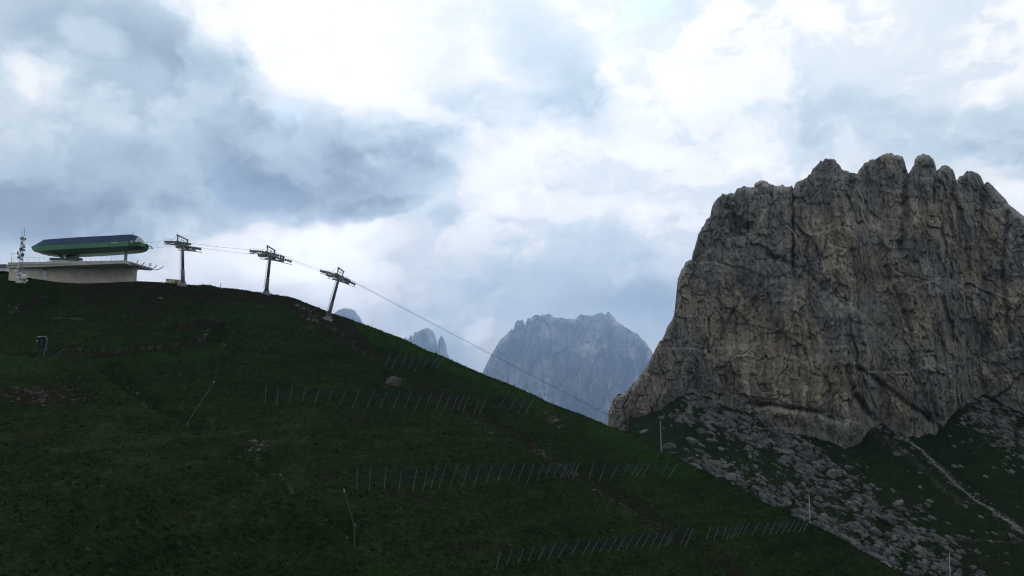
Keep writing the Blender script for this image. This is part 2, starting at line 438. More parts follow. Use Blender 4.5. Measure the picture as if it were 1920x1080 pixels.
# ------------------------------------------------------------------ the pasture hill
RIDGE = [(-400, 500), (-100, 502), (0, 504), (30, 509), (60, 522), (110, 529), (150, 531), (200, 530), (260, 527), (300, 529), (343, 533), (372, 535), (382, 533.5), (394, 534), (410, 539), (440, 541), (500, 550), (540, 556), (560, 562),
         (620, 586), (660, 600), (700, 614), (760, 637), (800, 657), (830, 668), (905, 701), (960, 722), (1000, 740), (1025, 753), (1050, 763), (1085, 775), (1140, 798), (1180, 812), (1240, 842), (1300, 873), (1360, 902), (1420, 935),
         (1490, 969), (1560, 1000), (1620, 1035), (1690, 1075), (1900, 1180), (2300, 1370)]
RX = np.array([a for a, _ in RIDGE], float); RY = np.array([b for _, b in RIDGE], float)
def ridge_py(px): return np.interp(px, RX, RY)
HILL = Surface([
    (-300, 500, 205), (0, 505, 196), (60, 522, 187), (150, 531, 182), (260, 527, 184), (343, 533, 184), (430, 541, 184), (500, 550, 184), (620, 586, 189), (615, 597, 184), (760, 637, 184), (905, 701, 178),
    (1025, 753, 174), (1140, 798, 169), (1300, 873, 161), (1420, 935, 155), (1560, 1000, 148), (1690, 1075, 142),
    (740, 1080, 94), (1000, 1080, 103), (1300, 1080, 120), (1500, 1080, 131), (900, 890, 127), (1200, 950, 138), (700, 760, 146), (500, 760, 140), (560, 650, 163),
    (60, 600, 168), (200, 600, 168), (350, 600, 169), (90, 662, 150), (300, 655, 152), (420, 640, 157), (200, 700, 139), (350, 803, 117), (480, 855, 112), (660, 1000, 98),
    (0, 700, 128), (0, 850, 94), (0, 1080, 66), (300, 1080, 76), (520, 1080, 85), (200, 880, 91), (320, 880, 97), (480, 950, 95), (-300, 800, 98), (-300, 1080, 58)])

DIRT = [  # line, half width px, strength
    ([(150, 540), (270, 541), (400, 548), (520, 556), (590, 578), (640, 608), (690, 648)], 17, 1.0),
    ([(560, 572), (600, 598), (650, 632), (720, 676)], 22, .7),
    ([(690, 640), (740, 685), (800, 722), (870, 758), (940, 796), (1010, 838), (1080, 880), (1130, 905)], 11, .66),
    ([(1080, 885), (1150, 925), (1230, 975), (1310, 1025), (1400, 1085), (1500, 1150)], 28, .54),
    ([(180, 560), (300, 575), (260, 610)], 34, .55), ([(20, 745), (90, 740), (150, 748)], 22, .8), ([(330, 622), (372, 620), (410, 628)], 10, 1.0),
    ([(90, 660), (160, 668), (250, 660), (330, 648), (380, 642)], 4, .9), ([(560, 640), (640, 650), (700, 664)], 6, .6), ([(120, 675), (200, 705), (300, 770), (350, 806)], 9, .8), ([(350, 800), (430, 842), (520, 905), (610, 980)], 10, .55),
    ([(620, 880), (700, 910), (800, 925)], 12, .5), ([(820, 1040), (900, 1020), (1000, 1045)], 18, .4), ([(60, 560), (30, 580)], 20, .5),
]
STONY = [([(100, 597), (155, 598)], 2.5, .55), ([(90, 664), (200, 662), (300, 652), (380, 640), (430, 648)], 2.0, .33), ([(560, 572), (600, 595), (660, 640), (710, 668)], 8, .30), ([(1000, 830), (1040, 855), (1080, 880)], 6, .38),
         ([(1085, 895), (1130, 922), (1220, 980), (1290, 1020)], 2.2, .38), ([(350, 800), (480, 850), (540, 895), (600, 950), (660, 1000)], 4, .26), ([(230, 700), (300, 760), (350, 800)], 2, .36), ([(20, 740), (140, 745)], 18, .28),
         ([(460, 840), (500, 835)], 8, .22), ([(1030, 780), (1050, 795)], 10, .4), ([(20, 580), (40, 570)], 8, .38), ([(860, 770), (930, 815), (960, 835)], 14, .16), ([(380, 640), (420, 625)], 3, .3)]
LUSH = [([(640, 600), (760, 648), (900, 712), (1025, 765)], 14, .9), ([(420, 562), (520, 562)], 12, .7), ([(1120, 800), (1200, 840), (1280, 880)], 22, .8), ([(0, 672), (50, 676)], 14, .9),
        ([(640, 1040), (740, 1090)], 30, .7), ([(1190, 880), (1260, 920), (1330, 950)], 14, .6), ([(1240, 930), (1440, 1040)], 10, .5), ([(560, 900), (680, 1010)], 12, .5), ([(200, 660), (330, 668), (420, 655)], 12, .6), ([(300, 600), (420, 590), (520, 600)], 14, .45), ([(480, 850), (560, 915), (640, 985)], 5, .9)]
BANKS = [  # line, half width px, height m: lips and cuts in the slope
    ([(120, 655), (250, 650), (330, 640), (420, 630)], 9, 1.2), ([(330, 618), (372, 614), (412, 624)], 13, 1.5), ([(430, 652), (520, 660), (640, 668)], 6, .5), ([(400, 545), (372, 536)], 8, .3),
    ([(200, 690), (300, 765), (400, 822), (480, 870), (560, 930), (660, 1010)], 16, -1.8), ([(120, 690), (260, 770), (350, 835), (470, 905), (560, 975), (640, 1040)], 26, 1.3),
    ([(690, 640), (800, 722), (940, 796), (1130, 905), (1310, 1025)], 17, -.9), ([(820, 660), (790, 640)], 12, .2), ([(1020, 748), (1040, 762)], 10, .35)]

def hill_relief(px, py, x, y, z):
    dz = .55 * fbm(x * .045, y * .03, 31, 4) + .30 * fbm(x * .22, y * .14, 41, 4) + .11 * fbm(x * 1.1, y * .8, 51, 3) + .16 * fbm(x * .07, z * .95, 55, 3)
    for line, w, h in BANKS:
        d, _ = seg_dist(px, py, line); dz = dz + h * np.exp(-(d / w) ** 2)
    return dz

def near_building(px, py):     # keep the made ground round the station and the mast footings even
    return np.clip(sstep(0, 14, py - ridge_py(px)) + .15, 0, 1)

def turf_attrs(x, y, z, dirt, stony, lush):
    n1 = fbm(x * .035, y * .022, 501, 3); n2 = fbm(x * .30, y * .17, 511, 4, .62); n3 = fbm(x * 1.3, y * .55, 521, 3, .65)
    edge = fbm(x * .30, y * .18, 531, 4, .65)
    tone = np.clip(.45 + .24 * n1 + .20 * n2 + .20 * n3 + .22 * fbm(x * .09, z * 1.1, 571, 3), 0, 1)
    d = sstep(.30, .62, dirt + .26 * edge - .02 + .10 * (n1 + n2)) * np.clip(.80 + .35 * n3, .3, 1)
    d = np.maximum(d, .3 * sstep(.55, .85, fbm(x * .07, y * .045, 541, 4, .6)))
    s = sstep(.26, .46, stony + .30 * fbm(x * .8, y * .45, 551, 4, .7) - .06)
    s = np.maximum(s, .8 * sstep(1.05, 1.2, fbm(x * 1.1, y * .7, 561, 3, .7)))
    l = np.clip(lush + .25 * edge, 0, 1) * (lush > .02)
    return {'tone': tone, 'dirt': d, 'stony': s, 'lush': l}
def build_hill():
    cols = np.concatenate([np.arange(-420, -20, 10), np.arange(-20, 1760, 2.0), np.arange(1760, 2300, 12)])
    tt = np.concatenate([np.linspace(0, 1, 330) ** 1.15])
    r = ridge_py(cols)
    r = r + (.8 * fbm(cols * .03, cols * 0, 5, 4) + .7 * fbm(cols * .16, cols * 0, 6, 3, .65)) * sstep(280, 400, cols)
    bottom = np.maximum(1240, r + 60)
    PX = np.repeat(cols[None], len(tt), 0); PY = r[None] + (bottom - r)[None] * tt[:, None]
    Yd = HILL.depth(PX, PY); u, v = uv(PX, PY)
    X, Z = u * Yd, v * Yd
    dz = hill_relief(PX, PY, X, Yd, Z) * np.clip(sstep(0, 22, PY - r[None]) + .04, 0, 1)
    Z = Z + dz
    # over the crest
    drop = .03 + .55 * sstep(480, 760, cols)
    back = []
    xr, yr, zr = X[0], Yd[0], Z[0]
    for k in (2, 5, 9, 14, 20, 30, 45, 70):
        extra = np.maximum(0, k - 22) * .45 * (1 - sstep(480, 760, cols))
        back.append((xr * (1 + 0 * k), yr + k, zr - drop * k - extra))
    # on towards and past the camera
    front = []
    xb, yb, zb = X[-1], Yd[-1], Z[-1]
    for q in (.15, .35, .6, .85, 1.2, 1.8, 2.6):
        front.append((xb * (1 + .6 * q), yb - q * (yb + 0) , zb + (np.minimum(zb * 0 - 3.0, zb + 18) - zb) * min(q, 1.0) ** 1.2))
    X = np.vstack([np.array([b[0] for b in back[::-1]]), X, np.array([f[0] for f in front])])
    Y = np.vstack([np.array([b[1] for b in back[::-1]]), Yd, np.array([f[1] for f in front])])
    Z2 = np.vstack([np.array([b[2] for b in back[::-1]]), Z, np.array([f[2] for f in front])])
    nb, nf = len(back), len(front)
    def mask(lines):
        mk = np.zeros(PX.shape)
        for line, w, s in lines:
            x0 = min(a for a, _ in line) - 2 * w; x1 = max(a for a, _ in line) + 2 * w
            i0, i1 = np.searchsorted(cols, [x0, x1])
            if i1 <= i0: continue
            d, _ = seg_dist(PX[:, i0:i1], PY[:, i0:i1], line, 1, 1.25); mk[:, i0:i1] = np.maximum(mk[:, i0:i1], s * (1 - sstep(.35, 1.5, d / w)))
        return mk
    Xf, Yf = X[nb:-nf], Y[nb:-nf]
    pad = lambda a: np.vstack([np.repeat(a[:1], nb, 0), a, np.repeat(a[-1:], nf, 0)])
    o = grid_mesh('hill', X, Y, Z2, M_GRASS, flip=True, attrs={k: pad(a) for k, a in turf_attrs(Xf, Yf, Z2[nb:-nf], mask(DIRT), mask(STONY), mask(LUSH)).items()})
    return tag(o, 'dark green pasture hill with bare earth track and gully', kind='structure')
hill = build_hill()
def hill_pts(px, py):
    Y = HILL.depth(px, py); u, v = uv(px, py)
    z = v * Y + hill_relief(px, py, u * Y, Y, v * Y) * np.clip(sstep(0, 22, py - ridge_py(px)) + .04, 0, 1)
    return np.stack([u * Y, Y, z], -1)
def on_hill(px, py): return Vector(hill_pts(np.array([float(px)]), np.array([float(py)]))[0])

# ------------------------------------------------------------------ the meadow and scree below the cliff
FOOT = [(1060, 815), (1143, 803), (1180, 806), (1220, 790), (1250, 765), (1300, 735), (1330, 748), (1370, 772), (1395, 778), (1420, 765), (1450, 795), (1500, 806), (1560, 822), (1590, 842), (1612, 842), (1622, 820), (1600, 800), (1605, 790)]
FOOT = [(1060, 815), (1143, 803), (1180, 808), (1220, 790), (1250, 765), (1300, 737), (1335, 750), (1370, 774), (1395, 778), (1412, 768), (1450, 797), (1500, 808), (1560, 824), (1590, 843), (1612, 842), (1626, 800), (1650, 785),
        (1680, 800), (1715, 826), (1735, 835), (1745, 802), (1765, 800), (1790, 792), (1806, 775), (1800 + 12, 745), (1840, 735), (1870, 752), (1900, 765), (1930, 782), (2000, 815), (2400, 930)]
FX = np.array([a for a, _ in FOOT], float); FY = np.array([b for _, b in FOOT], float)
def foot_py(px): return np.interp(px, FX, FY)
MEADOW = Surface([(1143, 803, 392), (1240, 775, 393), (1300, 735, 398), (1395, 778, 390), (1450, 797, 386), (1590, 843, 374), (1640, 785, 393), (1735, 835, 377), (1820, 740, 404), (1930, 782, 390), (2100, 850, 375),
                  (1240, 850, 352), (1300, 900, 335), (1450, 930, 330), (1560, 1000, 311), (1700, 1080, 288), (1920, 1080, 286), (1920, 950, 326), (1750, 950, 330), (2200, 1080, 290), (1100, 870, 345), (1500, 1200, 250), (2000, 1250, 235)])
SCREE = [([(1290, 745), (1340, 770), (1400, 800), (1460, 840), (1520, 885), (1590, 935), (1660, 985), (1730, 1030), (1800, 1075)], 36), ([(1300, 880), (1360, 895), (1430, 930), (1500, 970), (1560, 1000), (1640, 1040), (1720, 1075)], 26),
         ([(1850, 770), (1900, 810), (1960, 860)], 16), ([(1250, 785), (1300, 760), (1380, 790), (1440, 815), (1500, 835)], 14)]
GULLY = [(1642, 775), (1680, 808), (1730, 845), (1775, 885), (1830, 935), (1880, 965), (1925, 998), (2000, 1060)]
PATH = [(1740, 1015), (1800, 1013), (1850, 1014), (1930, 1017), (2000, 1022)]
def cluster(px, py): return gnoise(px * .028, py * .045, 91) + .6 * gnoise(px * .09, py * .13, 92)
def meadow_relief(px, py, x, y):
    dz = 1.2 * fbm(x * .05, y * .03, 61, 4) + .5 * fbm(x * .2, y * .16, 71, 4) + .2 * fbm(x * .8, y * .6, 75, 3)
    d, _ = seg_dist(px, py, GULLY); dz = dz - 1.0 * np.exp(-(d / 7) ** 2)
    for line, w in SCREE[:2]:
        d, _ = seg_dist(px, py, line); dz = dz + .8 * np.exp(-(d / w) ** 2) * (.6 + ridged(x * .22, y * .2, 81, 3))
    return dz
def build_meadow():
    cols = np.concatenate([np.arange(1090, 1970, 2.4), np.arange(1970, 2420, 15)])
    tt = np.linspace(0, 1, 190)
    top = foot_py(cols) - 34; top = np.where(cols < 1180, np.maximum(top, 812), top); bot = np.full(cols.shape, 1260.)
    PX = np.repeat(cols[None], len(tt), 0); PY = top[None] + (bot - top)[None] * tt[:, None]
    Yd = MEADOW.depth(PX, PY); u, v = uv(PX, PY); X, Z = u * Yd, v * Yd
    Z = Z + meadow_relief(PX, PY, X, Yd)
    stony = np.zeros(PX.shape)
    for line, w in SCREE:
        d, _ = seg_dist(PX, PY, line); stony = np.maximum(stony, .37 * (1 - sstep(.5, 1.5, d / w)) * sstep(-.35, .3, cluster(PX, PY)))
    d, par = seg_dist(PX, PY, GULLY); stony = np.maximum(stony, 1.0 * (1 - sstep(.5, 1.4, d / (3.4 + 2.0 * np.sin(par * 19)))))
    d, _ = seg_dist(PX, PY, [(a - 26, b + 14) for a, b in GULLY[:5]]); stony = np.maximum(stony, .42 * (1 - sstep(.3, 1.3, d / 9)))
    d, _ = seg_dist(PX, PY, PATH); stony = np.maximum(stony, .5 * (1 - sstep(.4, 1.4, d / 2.6)))
    d, _ = seg_dist(PX, PY, [(1815, 760), (1880, 800), (1930, 840)]); stony = np.maximum(stony, .37 * (1 - sstep(.4, 1.3, d / 24)))
    dirt = .30 * np.ones(PX.shape) + .12 * sstep(880, 1060, PY) * sstep(1700, 1850, PX)
    # skirt running down out of sight
    ex = [(X[-1] * .9, Yd[-1] * .8, Z[-1] - 40), (X[-1] * .8, Yd[-1] * .6, Z[-1] - 90)]
    X = np.vstack([X, [e[0] for e in ex]]); Y = np.vstack([Yd, [e[1] for e in ex]]); Z = np.vstack([Z, [e[2] for e in ex]])
    pad = lambda a: np.vstack([a, np.repeat(a[-1:], 2, 0)])
    o = grid_mesh('meadow', X, Y, Z, M_GRASS, flip=True, attrs={k: pad(a) for k, a in turf_attrs(X[:-2], Y[:-2], Z[:-2], dirt, stony, np.zeros(PX.shape)).items()})
    return tag(o, 'steep meadow and scree slope below the cliff', kind='structure')
meadow = build_meadow()
def meadow_pts(px, py):
    Y = MEADOW.depth(px, py); u, v = uv(px, py)
    return np.stack([u * Y, Y, v * Y + meadow_relief(px, py, u * Y, Y)], -1)
def on_meadow(px, py): return Vector(meadow_pts(np.array([float(px)]), np.array([float(py)]))[0])

# ------------------------------------------------------------------ rock walls
def outline_cols(outline, step):
    pts = [outline[0]]
    for a, b in zip(outline[:-1], outline[1:]):
        n = max(1, int(math.hypot(b[0] - a[0], b[1] - a[1]) / (step if a[0] < 1925 else 9)))
        for i in range(1, n + 1): pts.append((a[0] + (b[0] - a[0]) * i / n, a[1] + (b[1] - a[1]) * i / n))
    px = np.array([p[0] for p in pts]); py = np.array([p[1] for p in pts])
    px = np.maximum.accumulate(px) + np.arange(len(px)) * 1e-4
    return px, py
def rock_wall(name, outline, base_fn, depth_fn, relief_fn, mat, step, nrow, unit, round_px, round_m, jag, back_m):
    cpx, cpy = outline_cols(outline, step)
    j = jag * (fbm(cpx * .11, cpy * .11, 3, 4, .6) + .8 * fbm(cpx * .4, cpy * .4, 4, 3, .7)); cpy = cpy + j + jag * 1.1 * (_h(np.floor(cpx / 7.0 + fbm(cpx * .05, cpx * 0, 9, 2)), np.zeros(len(cpx)), 5) / 4294967296.0 - .5)
    b = np.maximum(base_fn(cpx), cpy + 3)
    tt = np.linspace(0, 1, nrow)
    PX = np.repeat(cpx[None], nrow, 0); PY = cpy[None] + (b - cpy)[None] * tt[:, None]
    Y0 = depth_fn(PX, PY)
    u, v = uv(PX, PY)
    d = np.full(PX.shape, 60.0)
    for a, c in zip(outline[:-1], outline[1:]):
        i0, i1 = np.searchsorted(cpx, [min(a[0], c[0]) - 40, max(a[0], c[0]) + 40])
        dd, _ = seg_dist(PX[:, i0:i1], PY[:, i0:i1], [a, c]); d[:, i0:i1] = np.minimum(d[:, i0:i1], dd)
    edge = 1 - np.clip(d / round_px, 0, 1)
    rnd = round_m * (1 - np.sqrt(np.maximum(0, 1 - edge ** 2)))
    rel, attrs = relief_fn(PX, PY, u * Y0, v * Y0, d)
    Yd = Y0 + rnd + rel
    X, Z = u * Yd, v * Yd
    back = []
    for k in range(1, 6):
        q = k / 5.0
        yy = Yd[0] + back_m * q ** 1.3
        pyk = PY[0] + 3 + 26 * q * q; pxk = PX[0] + (8 * q if True else 0)
        uu, vv = uv(pxk, pyk)
        back.append((uu * yy, yy, vv * yy))
    X = np.vstack([np.array([k[0] for k in back[::-1]]), X]); Y = np.vstack([np.array([k[1] for k in back[::-1]]), Yd]); Z = np.vstack([np.array([k[2] for k in back[::-1]]), Z])
    at = {k: np.vstack([np.repeat(a[:1], 5, 0), a]) for k, a in attrs.items()}
    return grid_mesh(name, X, Y, Z, mat, flip=True, attrs=at)

CLIFF = [(1139, 815), (1140, 790), (1141, 772), (1149, 747), (1160, 740), (1170, 739), (1184, 724), (1196, 711), (1206, 694), (1214, 683), (1224, 665), (1233, 646), (1244, 632), (1252, 612), (1262, 596), (1264, 588), (1265, 578), (1267, 560),
         (1269, 540), (1271, 522), (1277, 508), (1287, 489), (1297, 485), (1299, 474), (1303, 462), (1307, 448), (1309, 438), (1320, 422), (1324, 413), (1332, 405), (1333, 395), (1337, 383), (1345, 372), (1355, 364), (1366, 363), (1377, 361), (1382, 353),
         (1396, 350), (1402, 352), (1413, 352), (1415, 344), (1424, 338), (1436, 339), (1443, 344), (1449, 348), (1466, 347), (1477, 351), (1485, 348), (1487, 356), (1491, 345), (1502, 337), (1513, 334), (1520, 325), (1524, 315), (1532, 308), (1546, 299), (1556, 296),
         (1564, 299), (1568, 303), (1575, 311), (1579, 318), (1588, 320), (1599, 325), (1607, 325), (1613, 315), (1622, 306), (1633, 300), (1641, 297), (1655, 290), (1667, 287), (1679, 290), (1692, 293), (1694, 303), (1697, 312), (1701, 325), (1703, 326), (1709, 316), (1714, 308), (1715, 298),
         (1721, 292), (1731, 287), (1743, 292), (1749, 297), (1751, 306), (1752, 318), (1754, 324), (1763, 314), (1770, 309), (1775, 308), (1780, 312), (1786, 318), (1786.2, 330), (1786.4, 345), (1790, 340), (1800, 331), (1811, 323), (1820, 320), (1833, 324), (1840, 333), (1842, 342), (1846, 345),
         (1850, 342), (1858, 345), (1868, 356), (1880, 368), (1891, 382), (1902, 392), (1920, 405), (1960, 432), (2040, 480), (2200, 560), (2400, 680)]
CRACKS = [  # line, half width px, depth m
    ([(1702, 325), (1698, 400), (1690, 470)], 8, 5), ([(1486, 352), (1487, 430), (1489, 500)], 2.6, 3.5), ([(1604, 325), (1592, 370)], 5, 2), ([(1786, 345), (1780, 385)], 5, 2.5), ([(1846, 345), (1840, 400)], 6, 2.5),
    ([(1440, 478), (1500, 503), (1545, 545)], 5, 1.2), ([(1330, 600), (1328, 660)], 3, 2.5), ([(1385, 560), (1350, 640)], 3, 2), ([(1755, 322), (1750, 380)], 4, 2.5), ([(1610, 690), (1680, 740), (1760, 800)], 5, 3),
    ([(1660, 500), (1700, 600), (1712, 640)], 3.5, 2.5), ([(1415, 762), (1440, 760), (1540, 775), (1580, 790)], 5, 4), ([(1640, 790), (1600, 740), (1590, 690)], 6, 3.5), ([(1450, 350), (1440, 430)], 3, 2), ([(1765, 560), (1790, 640)], 5, 3), ([(1890, 400), (1880, 520), (1895, 640)], 5, 3)]
LEDGES = [  # line going right: rock below the line stands proud
    ([(1420, 470), (1500, 505), (1560, 560), (1640, 610), (1700, 640), (1790, 700)], 2.2), ([(1280, 500), (1340, 486), (1400, 520)], 1.8), ([(1250, 640), (1330, 660), (1430, 645), (1520, 690)], 1.8), ([(1380, 760), (1470, 762), (1560, 780), (1620, 800)], 4.0),
    ([(1500, 440), (1600, 410), (1700, 440)], 2.0), ([(1640, 560), (1760, 520), (1920, 560)], 2.0), ([(1600, 700), (1720, 690), (1920, 650)], 2.2), ([(1720, 330), (1800, 360), (1900, 420)], 1.6)]
OCHRE = [(1330, 600, 60, 80, .5), (1440, 615, 60, 40, .55), (1470, 690, 60, 50, .5), (1500, 745, 50, 50, .55), (1560, 440, 60, 50, .5), (1750, 420, 40, 50, .85), (1775, 385, 25, 40, .4), (1880, 580, 30, 50, .7), (1600, 520, 60, 40, .6), (1660, 515, 50, 45, .6),
         (1715, 605, 45, 40, .5), (1240, 690, 60, 70, .35), (1190, 750, 50, 50, .45), (1300, 540, 40, 50, .3), (1480, 640, 40, 30, .4), (1560, 730, 30, 50, .5), (1690, 740, 70, 60, .3), (1710, 830, 40, 25, .4), (1560, 330, 40, 30, .12), (1450, 420, 60, 60, .25), (1380, 700, 80, 60, .4), (1640, 420, 60, 40, .25), (1820, 500, 30, 60, .35), (1530, 560, 50, 30, .3), (1860, 460, 40, 40, .3), (1300, 780, 60, 30, .2)]
TURF = [(1372, 400, 14, 14, .9), (1392, 425, 24, 18, .95), (1380, 412, 30, 22, .6), (1455, 482, 22, 10, .9), (1500, 502, 20, 13, 1.0), (1400, 780, 30, 16, .8), (1612, 660, 60, 6, .3), (1790, 760, 30, 20, .3), (1340, 742, 40, 12, .5)]
def lobes(px, py, L):
    s = np.zeros(px.shape)
    for cx, cy, rx, ry, a in L: s = s + a * np.exp(-((px - cx) / rx) ** 2 - ((py - cy) / ry) ** 2)
    return s
def cliff_depth(px, py):
    f = foot_py(px)
    ys = 0
    for k in (-30, -15, 0, 15, 30): ys = ys + MEADOW.depth(px + k, foot_py(px + k)) / 5
    up = np.maximum(f - py, -40) * .215
    return ys + 1.0 + up * .13 + .0006 * up ** 2 + 16 * sstep(1320, 1140, px) ** 1.5
def cliff_relief(px, py, x, z, d):
    wx = x + .9 * fbm(x * .12, z * .10, 101, 3); wz = z + 1.2 * fbm(x * .10, z * .08, 111, 3)
    big = 4.2 * fbm(wx * .040, wz * .018, 121, 3) + 1.2 * ridged(wx * .085, wz * .03, 131, 2)
    bed = (wz * .075 + .35 * fbm(wx * .03, wz * .02, 137, 3) + .02 * wx); bed = bed - np.floor(bed)
    d1, d2, r1, q1, ox1, oy1 = cells(wx * .10, wz * .045, 141)
    e1, e2, r2, q2, ox2, oy2 = cells(wx * .27, wz * .12, 151)
    g1, g2, r3, q3, ox3, oy3 = cells(wx * .62 + .15 * wz, wz * .34, 161)
    blocks = 3.0 * (r1 - .5) + 2.4 * (q1 - .5) * ox1 + 1.3 * (r2 - .5) + 1.5 * (q2 - .5) * ox2 + .8 * (r2 - .3) * oy2 + .42 * (r3 - .5) + .75 * (q3 - .5) * ox3
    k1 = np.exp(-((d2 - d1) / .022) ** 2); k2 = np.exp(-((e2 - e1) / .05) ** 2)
    fine = .75 * ridged(wx * .30, wz * .055, 171, 3, .62) + .55 * ridged(wx * .95, wz * .15, 175, 3, .62) + .45 * fbm(wx * .9, wz * .5, 181, 3, .65)
    rel = -big + blocks - fine * .80 + .8 * k1 + .5 * k2 + .7 * (bed - .5) * sstep(-.1, .5, fbm(wx * .035, wz * .05, 139, 3))
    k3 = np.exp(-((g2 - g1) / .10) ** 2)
    crack_shade = .12 * k1 * (r1 > .5) + .16 * k2 * (r2 > .6) + .14 * k3 * (r3 > .7)  # shade in the joints, put into the rock colour
    for line, w, dep in CRACKS:
        x0 = min(p[0] for p in line) - 4 * w; x1 = max(p[0] for p in line) + 4 * w
        i0, i1 = np.searchsorted(px[0], [x0, x1])
        sl = np.s_[:, i0:i1]
        dd, _ = seg_dist(px[sl] + 3 * fbm(x[sl] * .2, z[sl] * .2, 7, 3), py[sl], line); g = np.exp(-(dd / w) ** 2); rel[sl] += dep * g; crack_shade[sl] = np.maximum(crack_shade[sl], .25 * g)
    nl = 9 * fbm(x * .07, z * .02, 191, 4)
    for line, h in LEDGES:
        lx = np.array([p[0] for p in line], float); ly = np.array([p[1] for p in line], float)
        yl = np.interp(px, lx, ly) + nl
        t = py - yl; inside = sstep(lx[0] - 10, lx[0] + 40, px) * (1 - sstep(lx[-1] - 40, lx[-1] + 10, px))
        rel = rel - h * inside * sstep(-1.5, 3, t) * (1 - sstep(20, 130, t))
        crack_shade = np.maximum(crack_shade, .20 * inside * np.exp(-((t + 1) / 2.5) ** 2) * (nl > -2))  # crease at the ledge shaded in the colour as well
    low = 1 - sstep(0, 30, foot_py(px) - py)
    rel = rel * (1 - .45 * low) * (1 - .45 * np.exp(-(d / 4) ** 2))
    st = fbm(wx * .33, wz * .03, 211, 4, .62)
    och = lobes(px, py, OCHRE) + .06 + .30 * fbm(wx * .07, wz * .04, 201, 4) + .20 * (q2 - .5) - .20 * (r1 > .62)
    tone = np.clip(.46 + .40 * st + .22 * (q2 - .5) + .18 * (q3 - .5) + .20 * fbm(wx * 1.3, wz * .7, 231, 3, .7) + .22 * fbm(wx * .08, wz * .05, 221, 3), 0, 1)
    turf = .85 * sstep(.45, .75, lobes(px, py, TURF) * .8 + .75 * fbm(x * .35, z * .35, 205, 4, .65))
    return rel, {'ochre': .82 * sstep(.14, .50, och), 'crack_shade': np.clip(crack_shade, 0, 1), 'turf': turf, 'tone': tone}
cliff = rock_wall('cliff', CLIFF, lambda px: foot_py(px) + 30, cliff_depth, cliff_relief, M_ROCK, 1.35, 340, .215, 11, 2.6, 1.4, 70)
tag(cliff, 'huge grey and ochre limestone cliff with notched summit', kind='structure')

# ------------------------------------------------------------------ far mountains
def far_relief(seed, amp):
    def fn(px, py, x, z, d):
        s = 1 / 150.0
        wx = x + 40 * fbm(x * s * .3, z * s * .3, seed, 4); wz = z + 40 * fbm(x * s * .3, z * s * .3, seed + 7, 4)
        d1, d2, r1, q1, ox, oy = cells(wx * s * .7, wz * s * .25, seed + 11); e1, e2, r2, q2, ox2, oy2 = cells(wx * s * 1.9, wz * s * .7, seed + 13)
        rel = 1.7 * amp * (-2.4 * fbm(wx * s * .22, wz * s * .10, seed + 3, 4) - .5 * ridged(wx * s * .40, wz * s * .2, seed + 5, 4, .65) + .9 * (r1 - .5) + .4 * (r2 - .5) + .3 * np.exp(-((d2 - d1) / .06) ** 2))
        och = .25 + .3 * fbm(wx * s * .5, wz * s * .25, seed + 21, 4)
        return rel, {'tone': np.clip(.38 + 1.0 * fbm(wx * s * .6, wz * s * .25, seed + 31, 5, .7) + .4 * (q1 - .5), 0, 1), 'ochre': np.clip(och, 0, 1), 'crack_shade': .9 * np.exp(-((d2 - d1) / .06) ** 2) * (r1 > .4), 'turf': np.zeros(px.shape)}
    return fn
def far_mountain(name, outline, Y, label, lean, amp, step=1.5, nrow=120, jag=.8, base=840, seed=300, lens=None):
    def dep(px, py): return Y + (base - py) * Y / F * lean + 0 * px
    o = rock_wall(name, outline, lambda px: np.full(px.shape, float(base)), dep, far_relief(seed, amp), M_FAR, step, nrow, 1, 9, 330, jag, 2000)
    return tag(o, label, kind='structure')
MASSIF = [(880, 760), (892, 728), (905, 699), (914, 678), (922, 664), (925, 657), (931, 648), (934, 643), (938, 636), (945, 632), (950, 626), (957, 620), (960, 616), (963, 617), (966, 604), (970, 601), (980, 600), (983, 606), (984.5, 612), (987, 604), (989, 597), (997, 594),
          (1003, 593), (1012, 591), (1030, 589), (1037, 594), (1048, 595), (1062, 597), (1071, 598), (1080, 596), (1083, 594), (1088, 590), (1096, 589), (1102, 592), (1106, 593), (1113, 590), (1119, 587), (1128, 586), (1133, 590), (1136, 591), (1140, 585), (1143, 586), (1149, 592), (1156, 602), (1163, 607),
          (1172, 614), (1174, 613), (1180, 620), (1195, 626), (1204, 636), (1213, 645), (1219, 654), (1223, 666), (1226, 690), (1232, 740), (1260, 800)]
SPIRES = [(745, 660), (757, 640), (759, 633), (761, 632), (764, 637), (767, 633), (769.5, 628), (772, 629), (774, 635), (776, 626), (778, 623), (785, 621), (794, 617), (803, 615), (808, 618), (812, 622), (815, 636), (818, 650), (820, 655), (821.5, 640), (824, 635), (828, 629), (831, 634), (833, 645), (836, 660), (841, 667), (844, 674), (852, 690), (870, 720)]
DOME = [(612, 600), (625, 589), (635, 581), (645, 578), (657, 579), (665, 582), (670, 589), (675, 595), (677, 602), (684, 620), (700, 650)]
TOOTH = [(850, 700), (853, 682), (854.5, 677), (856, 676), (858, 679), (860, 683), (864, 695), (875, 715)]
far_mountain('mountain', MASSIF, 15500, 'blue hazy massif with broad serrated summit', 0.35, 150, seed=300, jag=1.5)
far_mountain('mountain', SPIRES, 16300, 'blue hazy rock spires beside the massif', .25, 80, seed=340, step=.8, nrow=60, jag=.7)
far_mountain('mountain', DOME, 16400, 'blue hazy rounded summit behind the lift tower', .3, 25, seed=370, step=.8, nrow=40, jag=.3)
far_mountain('mountain', TOOTH, 16300, 'tiny blue rock tooth above the grassy ridge', .25, 12, seed=390, step=.6, nrow=30, jag=.2)

